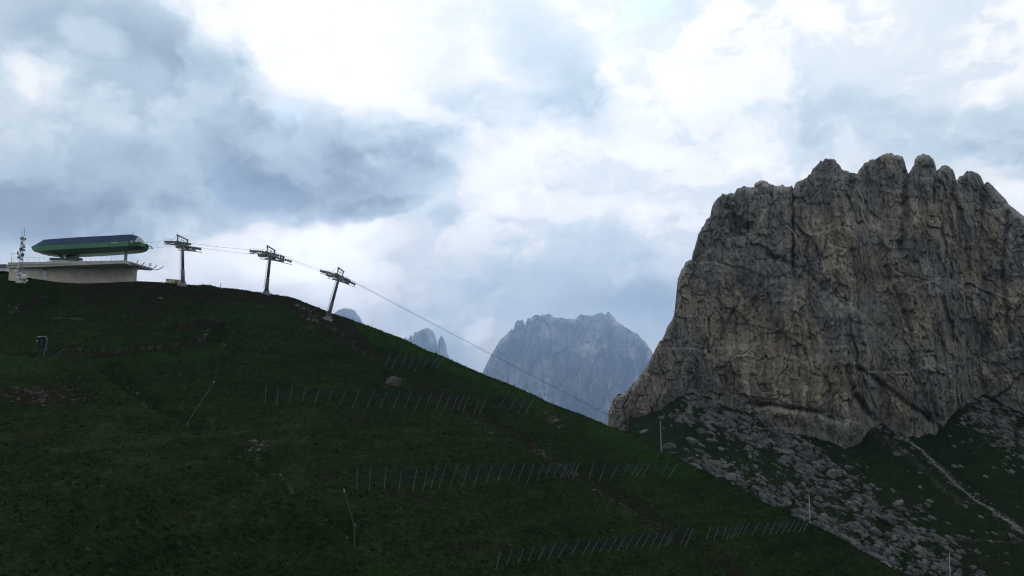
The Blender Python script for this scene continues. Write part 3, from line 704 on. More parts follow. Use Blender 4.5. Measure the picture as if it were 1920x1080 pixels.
# the valley floor out to the horizon
mb = MB()
S = 19500
g = np.linspace(-S, S, 110); GX, GY = np.meshgrid(g, g)
GZ = -150 - 760 * sstep(900, 5000, np.hypot(GX, GY)) + 12 * fbm(GX * .0006, GY * .0006, 400, 4)
vg = grid_mesh('ground', GX, GY, GZ, M_GRASS, attrs={k: np.zeros(GX.shape) for k in ('tone', 'dirt', 'stony', 'lush')})
tag(vg, 'valley floor far below the slopes', kind='structure')

# haze: even pale air round everything
HAZE = 0.55e-4
hm = bpy.data.materials.new('air'); hm.use_nodes = True; hn = hm.node_tree; hn.nodes.clear()
pv = hn.nodes.new('ShaderNodeVolumePrincipled'); pv.inputs['Color'].default_value = (.42, .62, 1.0, 1); pv.inputs['Density'].default_value = HAZE; pv.inputs['Anisotropy'].default_value = 0.7
ho = hn.nodes.new('ShaderNodeOutputMaterial'); hn.links.new(pv.outputs[0], ho.inputs['Volume'])
mb = MB(); mb.box((0, 0, 360), (40000, 40000, 2660)); hz = mb.build('haze', hm); tag(hz, 'pale blue haze in the air', kind='stuff')

# ================================================================== things
# ------------------------------------------------------------------ boulders
def boulder_mesh(seed, sub=3, squash=.7, cuts=13):
    import bmesh
    rnd = random.Random(seed); bm = bmesh.new(); bmesh.ops.create_icosphere(bm, subdivisions=sub, radius=1.0)
    planes = []
    for _ in range(cuts):
        n = Vector((rnd.gauss(0, 1), rnd.gauss(0, 1), rnd.gauss(0, .8))).normalized(); planes.append((n, rnd.uniform(.48, .78)))
    sx, sy = rnd.uniform(.8, 1.3), rnd.uniform(.75, 1.1)
    for v in bm.verts:
        p = v.co.copy()
        for n, d in planes:
            k = p.dot(n)
            if k > d: p -= n * (k - d) * .98
        p *= 1 + .11 * mnoise.noise(p * 1.7 + Vector((seed * 3.1, 0, 0))) + .07 * mnoise.noise(p * 4.5 + Vector((0, seed * 2.3, 0)))
        v.co = Vector((p.x * sx, p.y * sy, p.z * squash))
    me = bpy.data.meshes.new('boulder'); bm.to_mesh(me); bm.free(); return me
B_MESH = [boulder_mesh(i, 3, .62 + .06 * (i % 4)) for i in range(10)]
B_BROWN = []
for me in B_MESH[:5]:
    c = me.copy(); c.materials.append(M_BROWNROCK); B_BROWN.append(c)
for me in B_MESH: me.materials.append(M_BOULDER)
def boulder(loc, size, label, group=None, brown=False, rz=None, tilt=None, flat=1.0, name='boulder', seed=None):
    k = random.randrange(5 if brown else 10) if seed is None else seed
    o = bpy.data.objects.new(name, (B_BROWN if brown else B_MESH)[k]); COL.objects.link(o)
    sx = size[0] if isinstance(size, tuple) else size; sz = size[1] if isinstance(size, tuple) else size * random.uniform(.75, 1.05)
    o.scale = (sx, sx * random.uniform(.75, 1.1), sz * flat)
    t = random.uniform(-.25, .25) if tilt is None else tilt
    o.rotation_euler = (random.uniform(-.2, .2), t, random.uniform(-.4, .4) if rz is None else rz)
    o.location = loc + Vector((0, 0, -.08 * sz))
    return tag(o, label, 'boulder', group)
PXM = 1 / F   # metres per pixel at one metre
def hb(px, py, wpx, hpx, label, brown=False, tilt=0, group=None):
    p = on_hill(px, py); k = p.y * PXM
    return boulder(p, (wpx * k / 2 * .88, hpx * k / 2 / .55), label, group, brown, tilt=tilt)
def mbo(px, py, wpx, hpx, label, tilt=0, group=None, brown=False):
    p = on_meadow(px, py); k = p.y * PXM
    return boulder(p, (wpx * k / 2, hpx * k / 2 / .66), label, group, brown, tilt=tilt)
hb(736, 724, 27, 30, 'large lone brown boulder on the grass above the second fence row', True, R(35))
hb(723, 731, 12, 8, 'small stone against the foot of the lone brown boulder', True)
hb(300, 558, 13, 8, 'pale rock in the bare earth right of the station')
for px, py, w, h, t in ((556, 574, 11, 7, 'uppermost rock of the cluster beside the earth track under the last tower'), (568, 580, 14, 10, 'second rock down in the cluster beside the earth track'), (582, 585, 10, 7, 'flat rock in the middle of the cluster beside the earth track'),
                        (566, 592, 9, 7, 'small rock at the grassy side of the cluster by the track'), (578, 597, 12, 8, 'rock near the low end of the cluster by the track'), (591, 604, 17, 12, 'largest and lowest rock of the cluster beside the earth track')):
    hb(px, py, w, h, t, True)
for px, py, w, h, t in ((478, 832, 14, 8, 'top stone of the small heap in the grassy gully'), (490, 838, 12, 8, 'middle stone of the small heap in the grassy gully'), (484, 845, 16, 8, 'lowest broad stone of the heap in the grassy gully'), (470, 841, 8, 5, 'little stone beside the heap in the grassy gully')):
    hb(px, py, w, h, t)
for px, py, w, h, t in ((1023, 774, 9, 5, 'small pale rock high on the grass below the ridge'), (1042, 788, 16, 10, 'largest pale rock on the grass right of the second fence row'), (1036, 783, 9, 6, 'pale rock touching the larger one right of the second fence row')):
    hb(px, py, w, h, t)
NAMED = [(1208, 806, 30, 8, 'low rock slab sunk in the grass at the very tip of the cliff foot', -.3), (1257, 838, 26, 20, 'rounded boulder beside the tall pole below the cliff tip'), (1262, 848, 34, 7, 'flat slab under the rounded boulder beside the tall pole', -.05), (1316, 812, 22, 16, 'squat boulder in the open grass below the cliff tip', .3),
         (1300, 832, 26, 14, 'low sloping rock below the squat boulder', .5), (1340, 828, 26, 10, 'narrow sloping rock in the upper meadow', .5), (1302, 878, 34, 14, 'long slab just above the crest of the grassy hill', .45), (1370, 905, 40, 24, 'broad heap-like boulder above the hill crest', .3), (1395, 915, 26, 18, 'boulder right below the broad heap-like one', .3),
         (1500, 885, 38, 46, 'tall split boulder in the middle of the scree, upper of the two giants'), (1562, 895, 54, 36, 'widest rounded boulder on the scree with ringed face', -.1), (1452, 800, 40, 14, 'slanting slab at the cliff foot above the scree', .6), (1475, 850, 44, 20, 'big slanting boulder in the upper scree', .5), (1520, 860, 34, 18, 'slanting boulder above the two giants', .5),
         (1685, 945, 30, 20, 'angular boulder on the grassy edge of the scree'), (1698, 963, 28, 14, 'sloping slab under the angular boulder at the scree edge', .6), (1625, 974, 22, 16, 'round boulder in the lower scree, leftmost of three'), (1604, 986, 24, 18, 'dark round boulder in the lower scree above the crest'), (1583, 983, 20, 14, 'blunt boulder nearest the lower pole'), (1668, 985, 30, 14, 'long pale slab in the lower scree', .45),
         (1695, 1003, 34, 12, 'long slab ending in a bright broken face', .3), (1712, 994, 24, 12, 'boulder beside the bright broken slab'), (1640, 995, 18, 14, 'small round boulder between the long slabs'), (1725, 917, 18, 9, 'lone slab in open grass right of the scree', .4), (1607, 893, 14, 8, 'small boulder at the grassy end of the widest one'), (1595, 880, 30, 8, 'thin slab above the scree beside the grass', .3)]
for n in NAMED: mbo(n[0], n[1], n[2], n[3], n[4], n[5] if len(n) > 5 else random.uniform(-.1, .2))
# the rest of the block field: those one can tell apart singly
def along(line, t):
    i = min(int(t * (len(line) - 1)), len(line) - 2); f = t * (len(line) - 1) - i
    return line[i][0] + (line[i + 1][0] - line[i][0]) * f, line[i][1] + (line[i + 1][1] - line[i][1]) * f
ZONES = [(SCREE[0][0][:5], 17, 85, (5, 18), 'grey boulder in the upper scree between the cliff foot and the two giant blocks', 'boulders of the upper scree'),
         (SCREE[0][0][4:], 26, 95, (5, 19), 'grey boulder in the lower scree right of the two giant blocks', 'boulders of the lower scree'),
         (SCREE[1][0], 15, 70, (5, 15), 'grey boulder in the strip of scree along the crest of the grassy hill', 'boulders along the hill crest'),
         ([(1825, 765), (1870, 795), (1915, 830)], 20, 28, (5, 14), 'pale boulder in the separate scree under the far wall of the cliff', 'boulders under the far wall')]
taken = []; FIELD = []
for line, sp, n, (lo, hi), label, grp in ZONES:
    made = 0; tries = 0
    while made < n and tries < n * 12:
        tries += 1
        t = random.random(); x, y = along(line, t); x += random.gauss(0, sp) * 1.0; y += random.gauss(0, sp) * .75
        if y < foot_py(x) + 6 or y > 1090 or x > 1935 or y > ridge_py(x) + 6 or x < 1150: continue
        w = lo + (hi - lo) * random.random() ** 3
        if any(abs(x - a) < (w + c) * .40 and abs(y - b) < (w + c) * .26 for a, b, c in taken): continue
        taken.append((x, y, w)); made += 1
        o = mbo(x, y, w, w * random.uniform(.6, .95), label, random.uniform(-.1, .35), grp); FIELD.append((o, x, y, w))
SHORT = {0: 'sunken slab at the cliff tip', 1: 'boulder beside the tall pole', 3: 'squat boulder in the grass', 6: 'long slab above the crest', 7: 'broad heap-like boulder', 9: 'tall split boulder', 10: 'widest ringed boulder', 12: 'big slanting boulder', 14: 'angular boulder', 17: 'dark round boulder', 19: 'long pale slab', 20: 'bright broken slab', 11: 'slab at the cliff foot'}
ORD = ['', 'second ', 'third ', 'fourth ', 'fifth ', 'sixth ', 'seventh ', 'eighth ', 'ninth ', 'tenth ', 'eleventh ', 'twelfth ', 'thirteenth ', 'fourteenth ', 'fifteenth ', 'sixteenth ', 'seventeenth ', 'eighteenth ', 'nineteenth ', 'twentieth ', '21st ', '22nd ', '23rd ', '24th ', '25th ', '26th ', '27th ', '28th ', '29th ', '30th ']
bins = {}
for o, x, y, w in FIELD:
    if o['group'] == 'boulders under the far wall': key = ('under', 'far wall of the cliff'); dist = x
    else:
        k = min(SHORT, key=lambda i: math.hypot(NAMED[i][0] - x, (NAMED[i][1] - y) * 1.3)); dx, dy = x - NAMED[k][0], y - NAMED[k][1]; dist = math.hypot(dx, dy)
        d8 = int(round(math.atan2(-dy, dx) / (math.pi / 4))) % 8
        key = (('right of', 'up and right of', 'above', 'up and left of', 'left of', 'down and left of', 'below', 'down and right of')[d8], SHORT[k])
    key = ('small' if w < 8 else 'mid-sized' if w < 12.5 else 'large',) + key
    bins.setdefault(key, []).append((dist, o))
for (size, side, mark), L_ in bins.items():
    L_.sort(key=lambda q: q[0])
    for i, (_, o) in enumerate(L_):
        if side == 'under': o['label'] = '%s pale boulder under the %s, %s from the left' % (size, mark, ORD[min(i, 29)].strip() or 'first')
        else: o['label'] = '%s grey boulder %s the %s%s' % (size, side, mark, ', %snearest' % ORD[min(i, 29)] if len(L_) > 1 else '')
# stones too small to pick apart
def stones(name, n, place, ground, smin, smax, mat, label, clump=False):
    base = boulder_mesh(77, 1, .7, 5); vs = np.array([v.co for v in base.vertices]); fs = np.array([p.vertices for p in base.polygons])
    V = []; Fc = []; k = 0
    q = [k_ for k_ in (place() for _ in range(n * 4)) if k_ is not None]
    qx, qy = np.array([a for a, _ in q], float), np.array([b for _, b in q], float)
    if clump: ok = cluster(qx, qy) > RNG.uniform(-.35, .5, len(qx)); qx, qy = qx[ok], qy[ok]
    pos = ground(qx[:n], qy[:n])
    for p in pos:
        s = (smin + (smax - smin) * random.random() ** (7 if clump else 2.5))
        a = random.gauss(-.75, .5) if clump else random.uniform(0, 6.28); c, si = math.cos(a), math.sin(a)
        sc = np.array([s * random.uniform(.8, 1.6), s * random.uniform(.6, 1.1), s * random.uniform(.5, 1)])
        w = vs * sc; w[:, 2] -= (.42 if clump else 0) * w[:, 0]; w = np.stack([w[:, 0] * c - w[:, 1] * si, w[:, 0] * si + w[:, 1] * c, w[:, 2]], 1) + np.array(p)
        V.append(w); Fc.append(fs + k * len(vs)); k += 1
    me = bpy.data.meshes.new(name); me.from_pydata(np.concatenate(V).tolist(), [], np.concatenate(Fc).tolist()); me.materials.append(mat); me.update()
    at = me.attributes.new('tone', 'FLOAT', 'POINT'); at.data.foreach_set('value', np.repeat(RNG.random(k), len(vs)).astype(np.float32))
    o = bpy.data.objects.new(name, me); COL.objects.link(o); return tag(o, label, kind='stuff')
def place_scree():
    r = random.random()
    if r < .72:
        line, w = SCREE[0 if r < .42 else 1]; x, y = along(line, random.random()); x += random.gauss(0, w * .75); y += random.gauss(0, w * .6)
    elif r < .82: x, y = along([(1815, 760), (1880, 800), (1930, 845)], random.random()); x += random.gauss(0, 22); y += random.gauss(0, 14)
    elif r < .84: x, y = along(GULLY, random.random()); x += random.gauss(-8, 12); y += random.gauss(6, 8)
    elif r < .94: x, y = along(SCREE[3][0], random.random()); x += random.gauss(0, 14); y += random.gauss(0, 9)
    else: x, y = random.uniform(1230, 1930), random.uniform(760, 1085)
    if y < foot_py(x) + 4 or y > 1090 or x > 1940 or x < 1150: return None
    return x, y
stones('rubble', 14000, place_scree, meadow_pts, .16, 1.8, M_RUBBLE, 'loose grey stones scattered over the scree and meadow', True)
def place_gully():
    x, y = along(GULLY, random.random()); x += random.gauss(0, 1.7); y += random.gauss(0, 1.4)
    return (x, y) if y > foot_py(x) + 2 and x < 1940 else None
stones('gully_gravel', 3000, place_gully, meadow_pts, .12, .45, M_PALEGRAVEL, 'pale gravel filling the straight gully beside the scree')
def place_hill():
    line, w, s = random.choice(STONY[2:]); x, y = along(line, random.random()); x += random.gauss(0, w); y += random.gauss(0, w * .7)
    if y < ridge_py(x) + 4 or y > 1085: return None
    return x, y
stones('gravel', 330, place_hill, hill_pts, .07, .30, M_RUBBLE, 'small pale stones strewn along the track and gully')

# ------------------------------------------------------------------ grass tufts
def grass_tufts(n):
    m, nt, b = mat_new('grass_blades')
    c = ramp_node(nt, attr(nt, 'tone'), [(0, (.014, .034, .009)), (.5, (.024, .050, .013)), (1, (.045, .066, .022))])
    nt.links.new(c, b.inputs['Base Color']); b.inputs['Roughness'].default_value = .9; b.inputs['Specular IOR Level'].default_value = 0.0
    px = RNG.uniform(-20, 1720, n * 2); py = RNG.uniform(500, 1100, n * 2)
    k = (py > ridge_py(px) + .3) & (gnoise(px * .02, py * .03, 88) + .6 * gnoise(px * .07, py * .1, 89) > -.35 + .5 * RNG.random(n * 2)); px, py = px[k][:n], py[k][:n]
    edge = RNG.uniform(300, 1690, 900); px = np.concatenate([px, edge]); py = np.concatenate([py, ridge_py(edge) + RNG.uniform(.2, 2.5, 900)])
    p = hill_pts(px, py); N_ = len(px); B = 5
    h = RNG.uniform(.10, .34, (N_, 1)) * RNG.uniform(.6, 1.3, (N_, B)); a = RNG.uniform(0, 2 * math.pi, (N_, B)); w = RNG.uniform(.04, .09, (N_, B)); lean = RNG.uniform(.1, .6, (N_, B)) * h
    cx = p[:, 0:1] + RNG.normal(0, .10, (N_, B)); cy = p[:, 1:2] + RNG.normal(0, .10, (N_, B)); cz = np.repeat(p[:, 2:3], B, 1) - .03
    ca, sa = np.cos(a), np.sin(a)
    v0 = np.stack([cx - sa * w, cy + ca * w, cz], -1); v1 = np.stack([cx + sa * w, cy - ca * w, cz], -1); v2 = np.stack([cx + ca * lean, cy + sa * lean, cz + h], -1)
    V = np.stack([v0, v1, v2], 2).reshape(-1, 3).astype(np.float32); T = np.repeat(np.clip(.35 + .35 * RNG.normal(0, 1, N_), 0, 1), B * 3).astype(np.float32)
    me = bpy.data.meshes.new('grass'); nf = len(V) // 3
    me.vertices.add(len(V)); me.vertices.foreach_set('co', V.ravel()); me.loops.add(len(V)); me.loops.foreach_set('vertex_index', np.arange(len(V), dtype=np.int32))
    me.polygons.add(nf); me.polygons.foreach_set('loop_start', np.arange(0, len(V), 3, dtype=np.int32))
    at = me.attributes.new('tone', 'FLOAT', 'POINT'); at.data.foreach_set('value', T); me.update(calc_edges=True); me.materials.append(m)
    o = bpy.data.objects.new('grass', me); COL.objects.link(o); tag(o, 'rough tufts of pasture grass on the hill', kind='stuff')
grass_tufts(5000)

# ------------------------------------------------------------------ snow fences
def fence(posts, label, rows_net=(.42, .97), pale_end=True, strong=1.0):
    """posts: (foot px, foot py, lean px, height px)."""
    feet = []; tops = []
    for px, py, dx, h in posts:
        f = on_hill(px, py); t = P(px + dx, py - h, f.y + .25); feet.append(f); tops.append(t)
    root = empty('snow_fence', feet[len(feet) // 2]); tag(root, label, 'fence', 'snow fences across the slope')
    for i, (f, t) in enumerate(zip(feet, tops)):
        d = (t - f).normalized(); last = pale_end and i == len(feet) - 1
        b = MB(); b.tube(f - d * .4, t, .068 if last else .058, .06 if last else .05, 6)
        o = b.build('post', M_PALEPOST if last else M_POST); under(root, o)
        if last: o['label'] = 'pale end post'
    net = MB()
    def strand(a, b, w):
        dd = (b - a); n = dd.cross(Vector((0, 1, .2))); n = n.normalized() * w / 2
        net.poly([a - n, b - n, b + n, a + n])
    lo, hi = rows_net
    for i in range(len(feet) - 1):
        gap = (feet[i + 1] - feet[i]).length; m = max(2, int(gap / .38))
        sag = [random.uniform(-.05, .05), random.uniform(-.1, .1)]
        def at(s, k): 
            a = feet[i].lerp(tops[i], k); b = feet[i + 1].lerp(tops[i + 1], k); q = a.lerp(b, s); q.z -= .12 * math.sin(s * math.pi) * (1 + sag[0]); return q
        for j in range(m): strand(at(j / m, lo), at((j + .35) / m, hi), .034 * strong)
        for r_ in range(5):
            k = lo + (hi - lo) * r_ / 4
            for j in range(3): strand(at(j / 3, k), at((j + 1) / 3, k), (.06 if r_ in (0, 4) else .034) * strong)
    under(root, net.build('net', M_NET))
    return root
def lin(xs, ys, lean, h):
    n = len(xs); return [(x, y, lean[0] + (lean[1] - lean[0]) * min(1, i / max(1, (n - 1) * .3)), h[0] + (h[1] - h[0]) * i / (n - 1)) for i, (x, y) in enumerate(zip(xs, ys))]
fence(lin([722, 734, 749, 764, 777, 792, 808, 818], [684, 688, 687, 689, 693, 691, 691, 691], (11, 14), (24, 22)), 'uppermost short snow fence just under the ridge')
fence(lin([497, 518, 542, 566, 590, 613, 637, 661, 688, 712, 737, 759, 778, 797, 817, 833, 847, 858, 868], [759, 760, 758, 759, 761, 761, 761, 764, 765, 766, 766, 765, 768, 766, 767, 768, 768, 768, 769], (2, 13), (35, 28)), 'long snow fence of the second row, left of the earth strip')
fence(lin([888, 899, 934, 953, 971, 985], [771, 769, 769, 771, 773, 774], (11, 15), (24, 26)), 'short snow fence of the second row, right of the earth strip')
fence(lin([669, 692, 720, 747, 774, 793, 808, 823, 845, 866, 888, 911, 932, 952, 970, 988, 1006, 1022, 1037, 1050, 1055, 1060, 1066, 1073], [915, 915, 913, 917, 913, 912, 909, 908, 906, 908, 906, 905, 904, 904, 903, 903, 902, 901, 900, 898, 897, 897, 896, 896], (1, 13), (37, 29)), 'long snow fence of the third row, left of the earth strip', strong=1.15)
fence(lin([1105, 1123, 1145, 1167, 1184, 1194, 1204, 1238, 1254], [889, 894, 894, 893, 890, 890, 891, 891, 893], (9, 16), (23, 24)), 'snow fence of the third row reaching the crest of the hill')
fence(lin([930, 950, 971, 990, 1009, 1027, 1048, 1070, 1091, 1108, 1124, 1141, 1158, 1174, 1190, 1204, 1219, 1233, 1245, 1250, 1257, 1276, 1284], [1068, 1065, 1063, 1060, 1056, 1055, 1052, 1050, 1048, 1044, 1043, 1040, 1036, 1034, 1032, 1031, 1030, 1028, 1025, 1024, 1019, 1018, 1020], (10, 16), (36, 30)), 'lowest long snow fence, sloping up to a pale end post', strong=1.3)
fence(lin([1324, 1338, 1353, 1362, 1371, 1376, 1382, 1392, 1410, 1428, 1442, 1455, 1466, 1477, 1488, 1498, 1506], [1011, 1013, 1010, 1009, 1005, 1002, 1003, 1001, 1002, 1000, 998, 997, 996, 996, 993, 992, 992], (8, 13), (24, 18)), 'lowest snow fence beyond the earth strip, ending at the crest pole', strong=1.1)

# ------------------------------------------------------------------ poles
def pole(px, py, h, dx, label, r=.05, mat=None, foot=0, y=None):
    f = on_hill(px, py) if y is None else P(px, py, y)
    t = P(px + dx, py - h, f.y + .1)
    d = (t - f).normalized()
    root = empty('marker_pole', f); tag(root, label, 'pole', 'marker poles')
    b = MB(); b.tube(f - d * .5, f.lerp(t, .97), r, r * .8, 8); under(root, b.build('shaft', mat or M_POLE))
    b = MB(); b.tube(f.lerp(t, .965), t, r * 1.15, r * .5, 8); under(root, b.build('cap', M_DKSTEEL))
    b = MB(); b.tube(f - d * .3, f + d * .22, r * 2.0, r * 1.7, 8); under(root, b.build('sleeve', M_DKSTEEL))
    return root
pole(964, 723, 40, 1, 'thin pole on the ridge in front of the blue massif', .045)
pole(1240, 848, 60, -2, 'tall pale pole on the crest below the cliff tip', .07)
pole(1519, 983, 58, -2, 'tall pale pole on the crest in front of the scree', .065)
pole(1782, 1096, 62, -2, 'pale pole in the lowest corner, standing before the boulders', .075, y=136)
pole(414, 541.5, 10, 0, 'short dark post on the bare crest between two lift towers', .07, M_DKSTEEL)
def lance(bx, by, h, tx, ty, lx, ly, label):
    f = on_hill(bx, by); k = P(bx + .5, by - h, f.y); tip = P(tx, ty, f.y + .5); low = P(lx, ly, f.y - .1)
    root = empty('snow_lance', f); tag(root, label, 'snow lance')
    b = MB(); b.tube(f - Vector((0, 0, .4)), k, .075, .07, 8); under(root, b.build('stand', M_PALEPOST))
    b = MB(); b.tube(low, tip, .045 if bx < 500 else .03, .028, 8); under(root, b.build('lance_tube', M_PALEPOST if bx < 500 else M_POST))
    b = MB(); b.tube(tip, tip + (tip - low).normalized() * .3, .07, .06, 8); under(root, b.build('nozzle_head', M_STEEL))
    b = MB(); b.box(k, (.2, .2, .2)); under(root, b.build('bracket', M_DKSTEEL))
    return root
lance(351.5, 809, 14, 400, 718, 347, 799, 'pale leaning snow lance on a short stand in the gully')
lance(664.5, 1017, 32, 646, 922, 665, 990, 'thin dark snow lance leaning back over the lower gully')

# ------------------------------------------------------------------ snow gun under its cover
def snow_gun():
    f = on_hill(83, 664); Y = f.y
    root = empty('snow_gun', f); tag(root, 'covered snow gun in dark blue tarpaulin beside the bench track', 'snow gun')
    def q(px, py, dy=0): return P(px, py, Y + dy)
    b = MB(); b.tube(f - Vector((0, 0, .4)), q(83, 650), .14, .12, 10); under(root, b.build('stand', M_DKSTEEL))
    b = MB(); b.box(q(83.5, 656), (.5, .5, .25)); under(root, b.build('swivel_mount', M_DKSTEEL))
    b = MB(); b.hexa([q(73, 652, -.5), q(84, 653, -.5), q(85, 652, .6), q(74, 651, .6)], [q(68.5, 633, -.8), q(86, 632, -.8), q(88, 631.5, .9), q(70, 632, .9)])
    o = b.build('cover', M_COVER); under(root, o)
    b = MB(); b.hexa([q(68, 633.4, -.95), q(84.5, 631.8, -.95), q(88, 631.0, 1.0), q(70, 631.6, 1.0)], [q(69.5, 632, -.9), q(83.5, 630.6, -.9), q(87, 630.3, .9), q(71, 630.4, .9)]); under(root, b.build('cover_lid', M_PALEPOST))
    b = MB(); b.bar(q(88.5, 634.5, -1.0), q(85, 656, -.55), .24, .2, (0, 1, 0)); under(root, b.build('side_arm', M_PALEPOST))
    b = MB()
    for i in range(4): b.bar(q(74.5 + i * 1.9, 636, -.95), q(76 + i * 1.5, 647, -.75), .05, .05, (0, 1, 0))
    under(root, b.build('strap', M_DKSTEEL))
    b = MB(); b.tube(q(69.4, 639, -1), q(69.4, 640.2, -1.2), .14, .14, 10); under(root, b.build('hose_coupling', M_STEEL))
snow_gun()

# ------------------------------------------------------------------ the lift: top station
def station():
    zt = P(235, 488, 184).z; XL, XR = P(16, 493, 187).x, P(235, 488, 184).x
    root = empty('lift_station', (XL / 2 + XR / 2, 190, zt - 4)); tag(root, 'green and navy chairlift top station on a beige concrete base at the hilltop', 'lift station')
    add = lambda b, n, m, smooth=False: under(root, b.build(n, m, None, smooth))
    # walls of the base, set back under the slab to the right
    b = MB()
    w0, w1, w2, w3 = (XL + .1, 187.15), (XR + .15, 189.6), (XR - 5.6, 203), (XL + .1, 203)
    b.hexa([(x, y, zt - 7) for x, y in (w0, w1, w2, w3)], [(w0[0], w0[1], zt - 1.12), (w1[0], w1[1], zt - .62), (w2[0], w2[1], zt - .62), (w3[0], w3[1], zt - 1.12)])
    add(b, 'wall', M_CONC)
    # wall joints: shallow cover strips
    for t in (.2, .4, .6, .8):
        x = w0[0] + (w1[0] - w0[0]) * t; y = w0[1] + (w1[1] - w0[1]) * t
        b = MB(); b.box((x, y - .005, zt - 3.6), (.04, .03, 5)); add(b, 'joint_strip', M_FASCIA)
    # roof slab
    b = MB(); pl = [(XL - .1, 187.0), (XR, 184.0), (XR + .05, 190.4), (XR - 5.4, 203.4), (XL - .1, 203.4)]
    b.hexa([(x, y, zt - (1.1 if x < XL + 1 else .6)) for x, y in pl], [(x, y, zt) for x, y in pl])
    slab = add(b, 'roof_slab', M_FASCIA)
    b = MB(); b.bar((XL - .1, 186.93, zt - .55), (XL + 13, 185.25, zt - .50), .05, .05); add(b, 'drip_edge', M_DKSTEEL)
    # low ramp on the slab
    x0, x1, x2 = P(88, 489, 187).x, P(118, 489, 187).x, P(142, 492, 187).x
    b = MB(); b.hexa([(x0, 186.6, zt), (x2, 186.0, zt), (x2, 190, zt), (x0, 190, zt)], [(x0 + .4, 186.65, zt + .28), (x1, 186.2, zt + .34), (x1, 189.9, zt + .34), (x0 + .4, 189.9, zt + .28)]); add(b, 'ramp', M_FASCIA)
    # door in the wall
    def onwall(px): 
        for k in range(400):
            t = k / 399; x = w0[0] + (w1[0] - w0[0]) * t; y = w0[1] + (w1[1] - w0[1]) * t
            if 960 + x / y * F * .99 > px: return Vector((x, y, 0))
    c = onwall(85.5); zb = P(85, 524, c.y).z
    b = MB(); b.box((c.x, c.y - .06, zb + .9), (.60, .08, 1.8)); d = add(b, 'door', M_WHITE)
    b = MB(); b.box((c.x, c.y - .05, zb + 2.02), (.66, .1, .2)); add(b, 'door_lintel', M_DKSTEEL)
    b = MB(); b.box((c.x + .22, c.y - .13, zb + .9), (.05, .06, .16)); h = b.build('door_handle', M_DKSTEEL); h.parent = d
    # railing along the slab edge
    n = 22
    for i in range(n + 1):
        t = i / n; x = XL + .3 + (XR - XL - .6) * t; y = 188.2 - 2.6 * t
        b = MB(); b.tube((x, y, zt), (x, y, zt + 1.1), .022, .022, 5); add(b, 'railing_post', M_STEEL)
    for z in (1.1, .58):
        b = MB(); b.tube((XL + .3, 188.2, zt + z), (XR - .3, 185.6, zt + z), .016, .016, 5); add(b, 'handrail', M_STEEL)
    # ---- the hood over the drive: sections (px, top, roof edge, band edge, keel) measured on its near side
    S = [(58.5, 460.5, 461.5, 464, 466), (62, 456, 460.5, 469.5, 471), (73, 447.5, 460, 471, 473.5), (100, 445.2, 459, 468.6, 476.5), (150, 442, 455.8, 465.6, 475), (200, 439.5, 453.6, 463.3, 472), (240, 437.2, 451.6, 461, 468.5), (252, 440.5, 452.2, 461.5, 467.6), (263, 448, 453.8, 462, 466.2), (271.5, 457, 457.6, 462, 463.5)]
    SX = [q[0] for q in S]
    def sec(px, inset=0.0):
        v = [np.interp(px, SX, [q[k] for q in S]) for k in range(1, 5)]
        yc = 190.2 - .012 * (px - 60) ; k = np.interp(px, SX, [.45, .72, 1, 1, 1, 1, 1, .92, .72, .35])
        hw = [1.0, 2.55, 2.75, 1.7]
        near = []; far = []
        for i in range(4):
            yn = yc - 2.75 * k; p = P(px, v[i], yn); y0 = hw[i] * k - inset
            near.append(Vector((p.x, yc - y0, p.z))); far.append(Vector((p.x, yc + y0, p.z)))
        return near, far
    def strip(a, b_, i, j, lift=0.0, side='n'):
        (n0, f0), (n1, f1) = sec(a), sec(b_)
        q = [n0[i], n1[i], n1[j], n0[j]] if side == 'n' else [f0[i], f1[i], f1[j], f0[j]]
        return q
    def panel(q, name, mat, depth=.06, gap=.02):
        nrm = (q[1] - q[0]).cross(q[3] - q[0]).normalized()
        if nrm.y > 0: nrm = -nrm
        c = sum(q, Vector()) / 4
        q = [c + (p - c) * (1 - gap) for p in q]
        m = MB(); m.hexa([p - nrm * depth for p in q], [p + nrm * depth * .4 for p in q]); return add(m, name, mat)
    # inner shell
    b = MB(); xs = list(np.linspace(62, 268, 22)) 
    for a, c_ in zip(xs[:-1], xs[1:]):
        (n0, f0), (n1, f1) = sec(a, .07), sec(c_, .07)
        r0 = n0 + f0[::-1]; r1 = n1 + f1[::-1]
        for i in range(8):
            j = (i + 1) % 8; b.poly([r0[i], r1[i], r1[j], r0[j]])
    r0 = sec(62, .07); b.poly(r0[0] + r0[1][::-1]); r1 = sec(268, .07); b.poly(r1[0] + r1[1][::-1])
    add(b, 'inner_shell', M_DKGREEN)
    ed = list(np.linspace(73, 240, 10))
    for a, c_ in zip(ed[:-1], ed[1:]):
        for side in 'nf':
            panel(strip(a, c_, 0, 1, side=side), 'roof_panel', M_NAVY)
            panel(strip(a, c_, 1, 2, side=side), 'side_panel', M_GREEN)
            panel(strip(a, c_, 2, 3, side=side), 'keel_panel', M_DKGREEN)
        (n0, f0), (n1, f1) = sec(a), sec(c_); m = MB(); m.hexa([n0[0], n1[0], f1[0], f0[0]], [p + Vector((0, 0, .07)) for p in (n0[0], n1[0], f1[0], f0[0])]); add(m, 'ridge_panel', M_NAVY)
    for a, c_ in ((59, 62), (62, 73)):
        for side in 'nf':
            panel(strip(a, c_, 0, 1, side=side), 'tail_panel', M_NAVY, gap=.005); panel(strip(a, c_, 1, 2, side=side), 'tail_panel', M_GREEN, gap=.005); panel(strip(a, c_, 2, 3, side=side), 'tail_panel', M_DKGREEN, gap=.005)
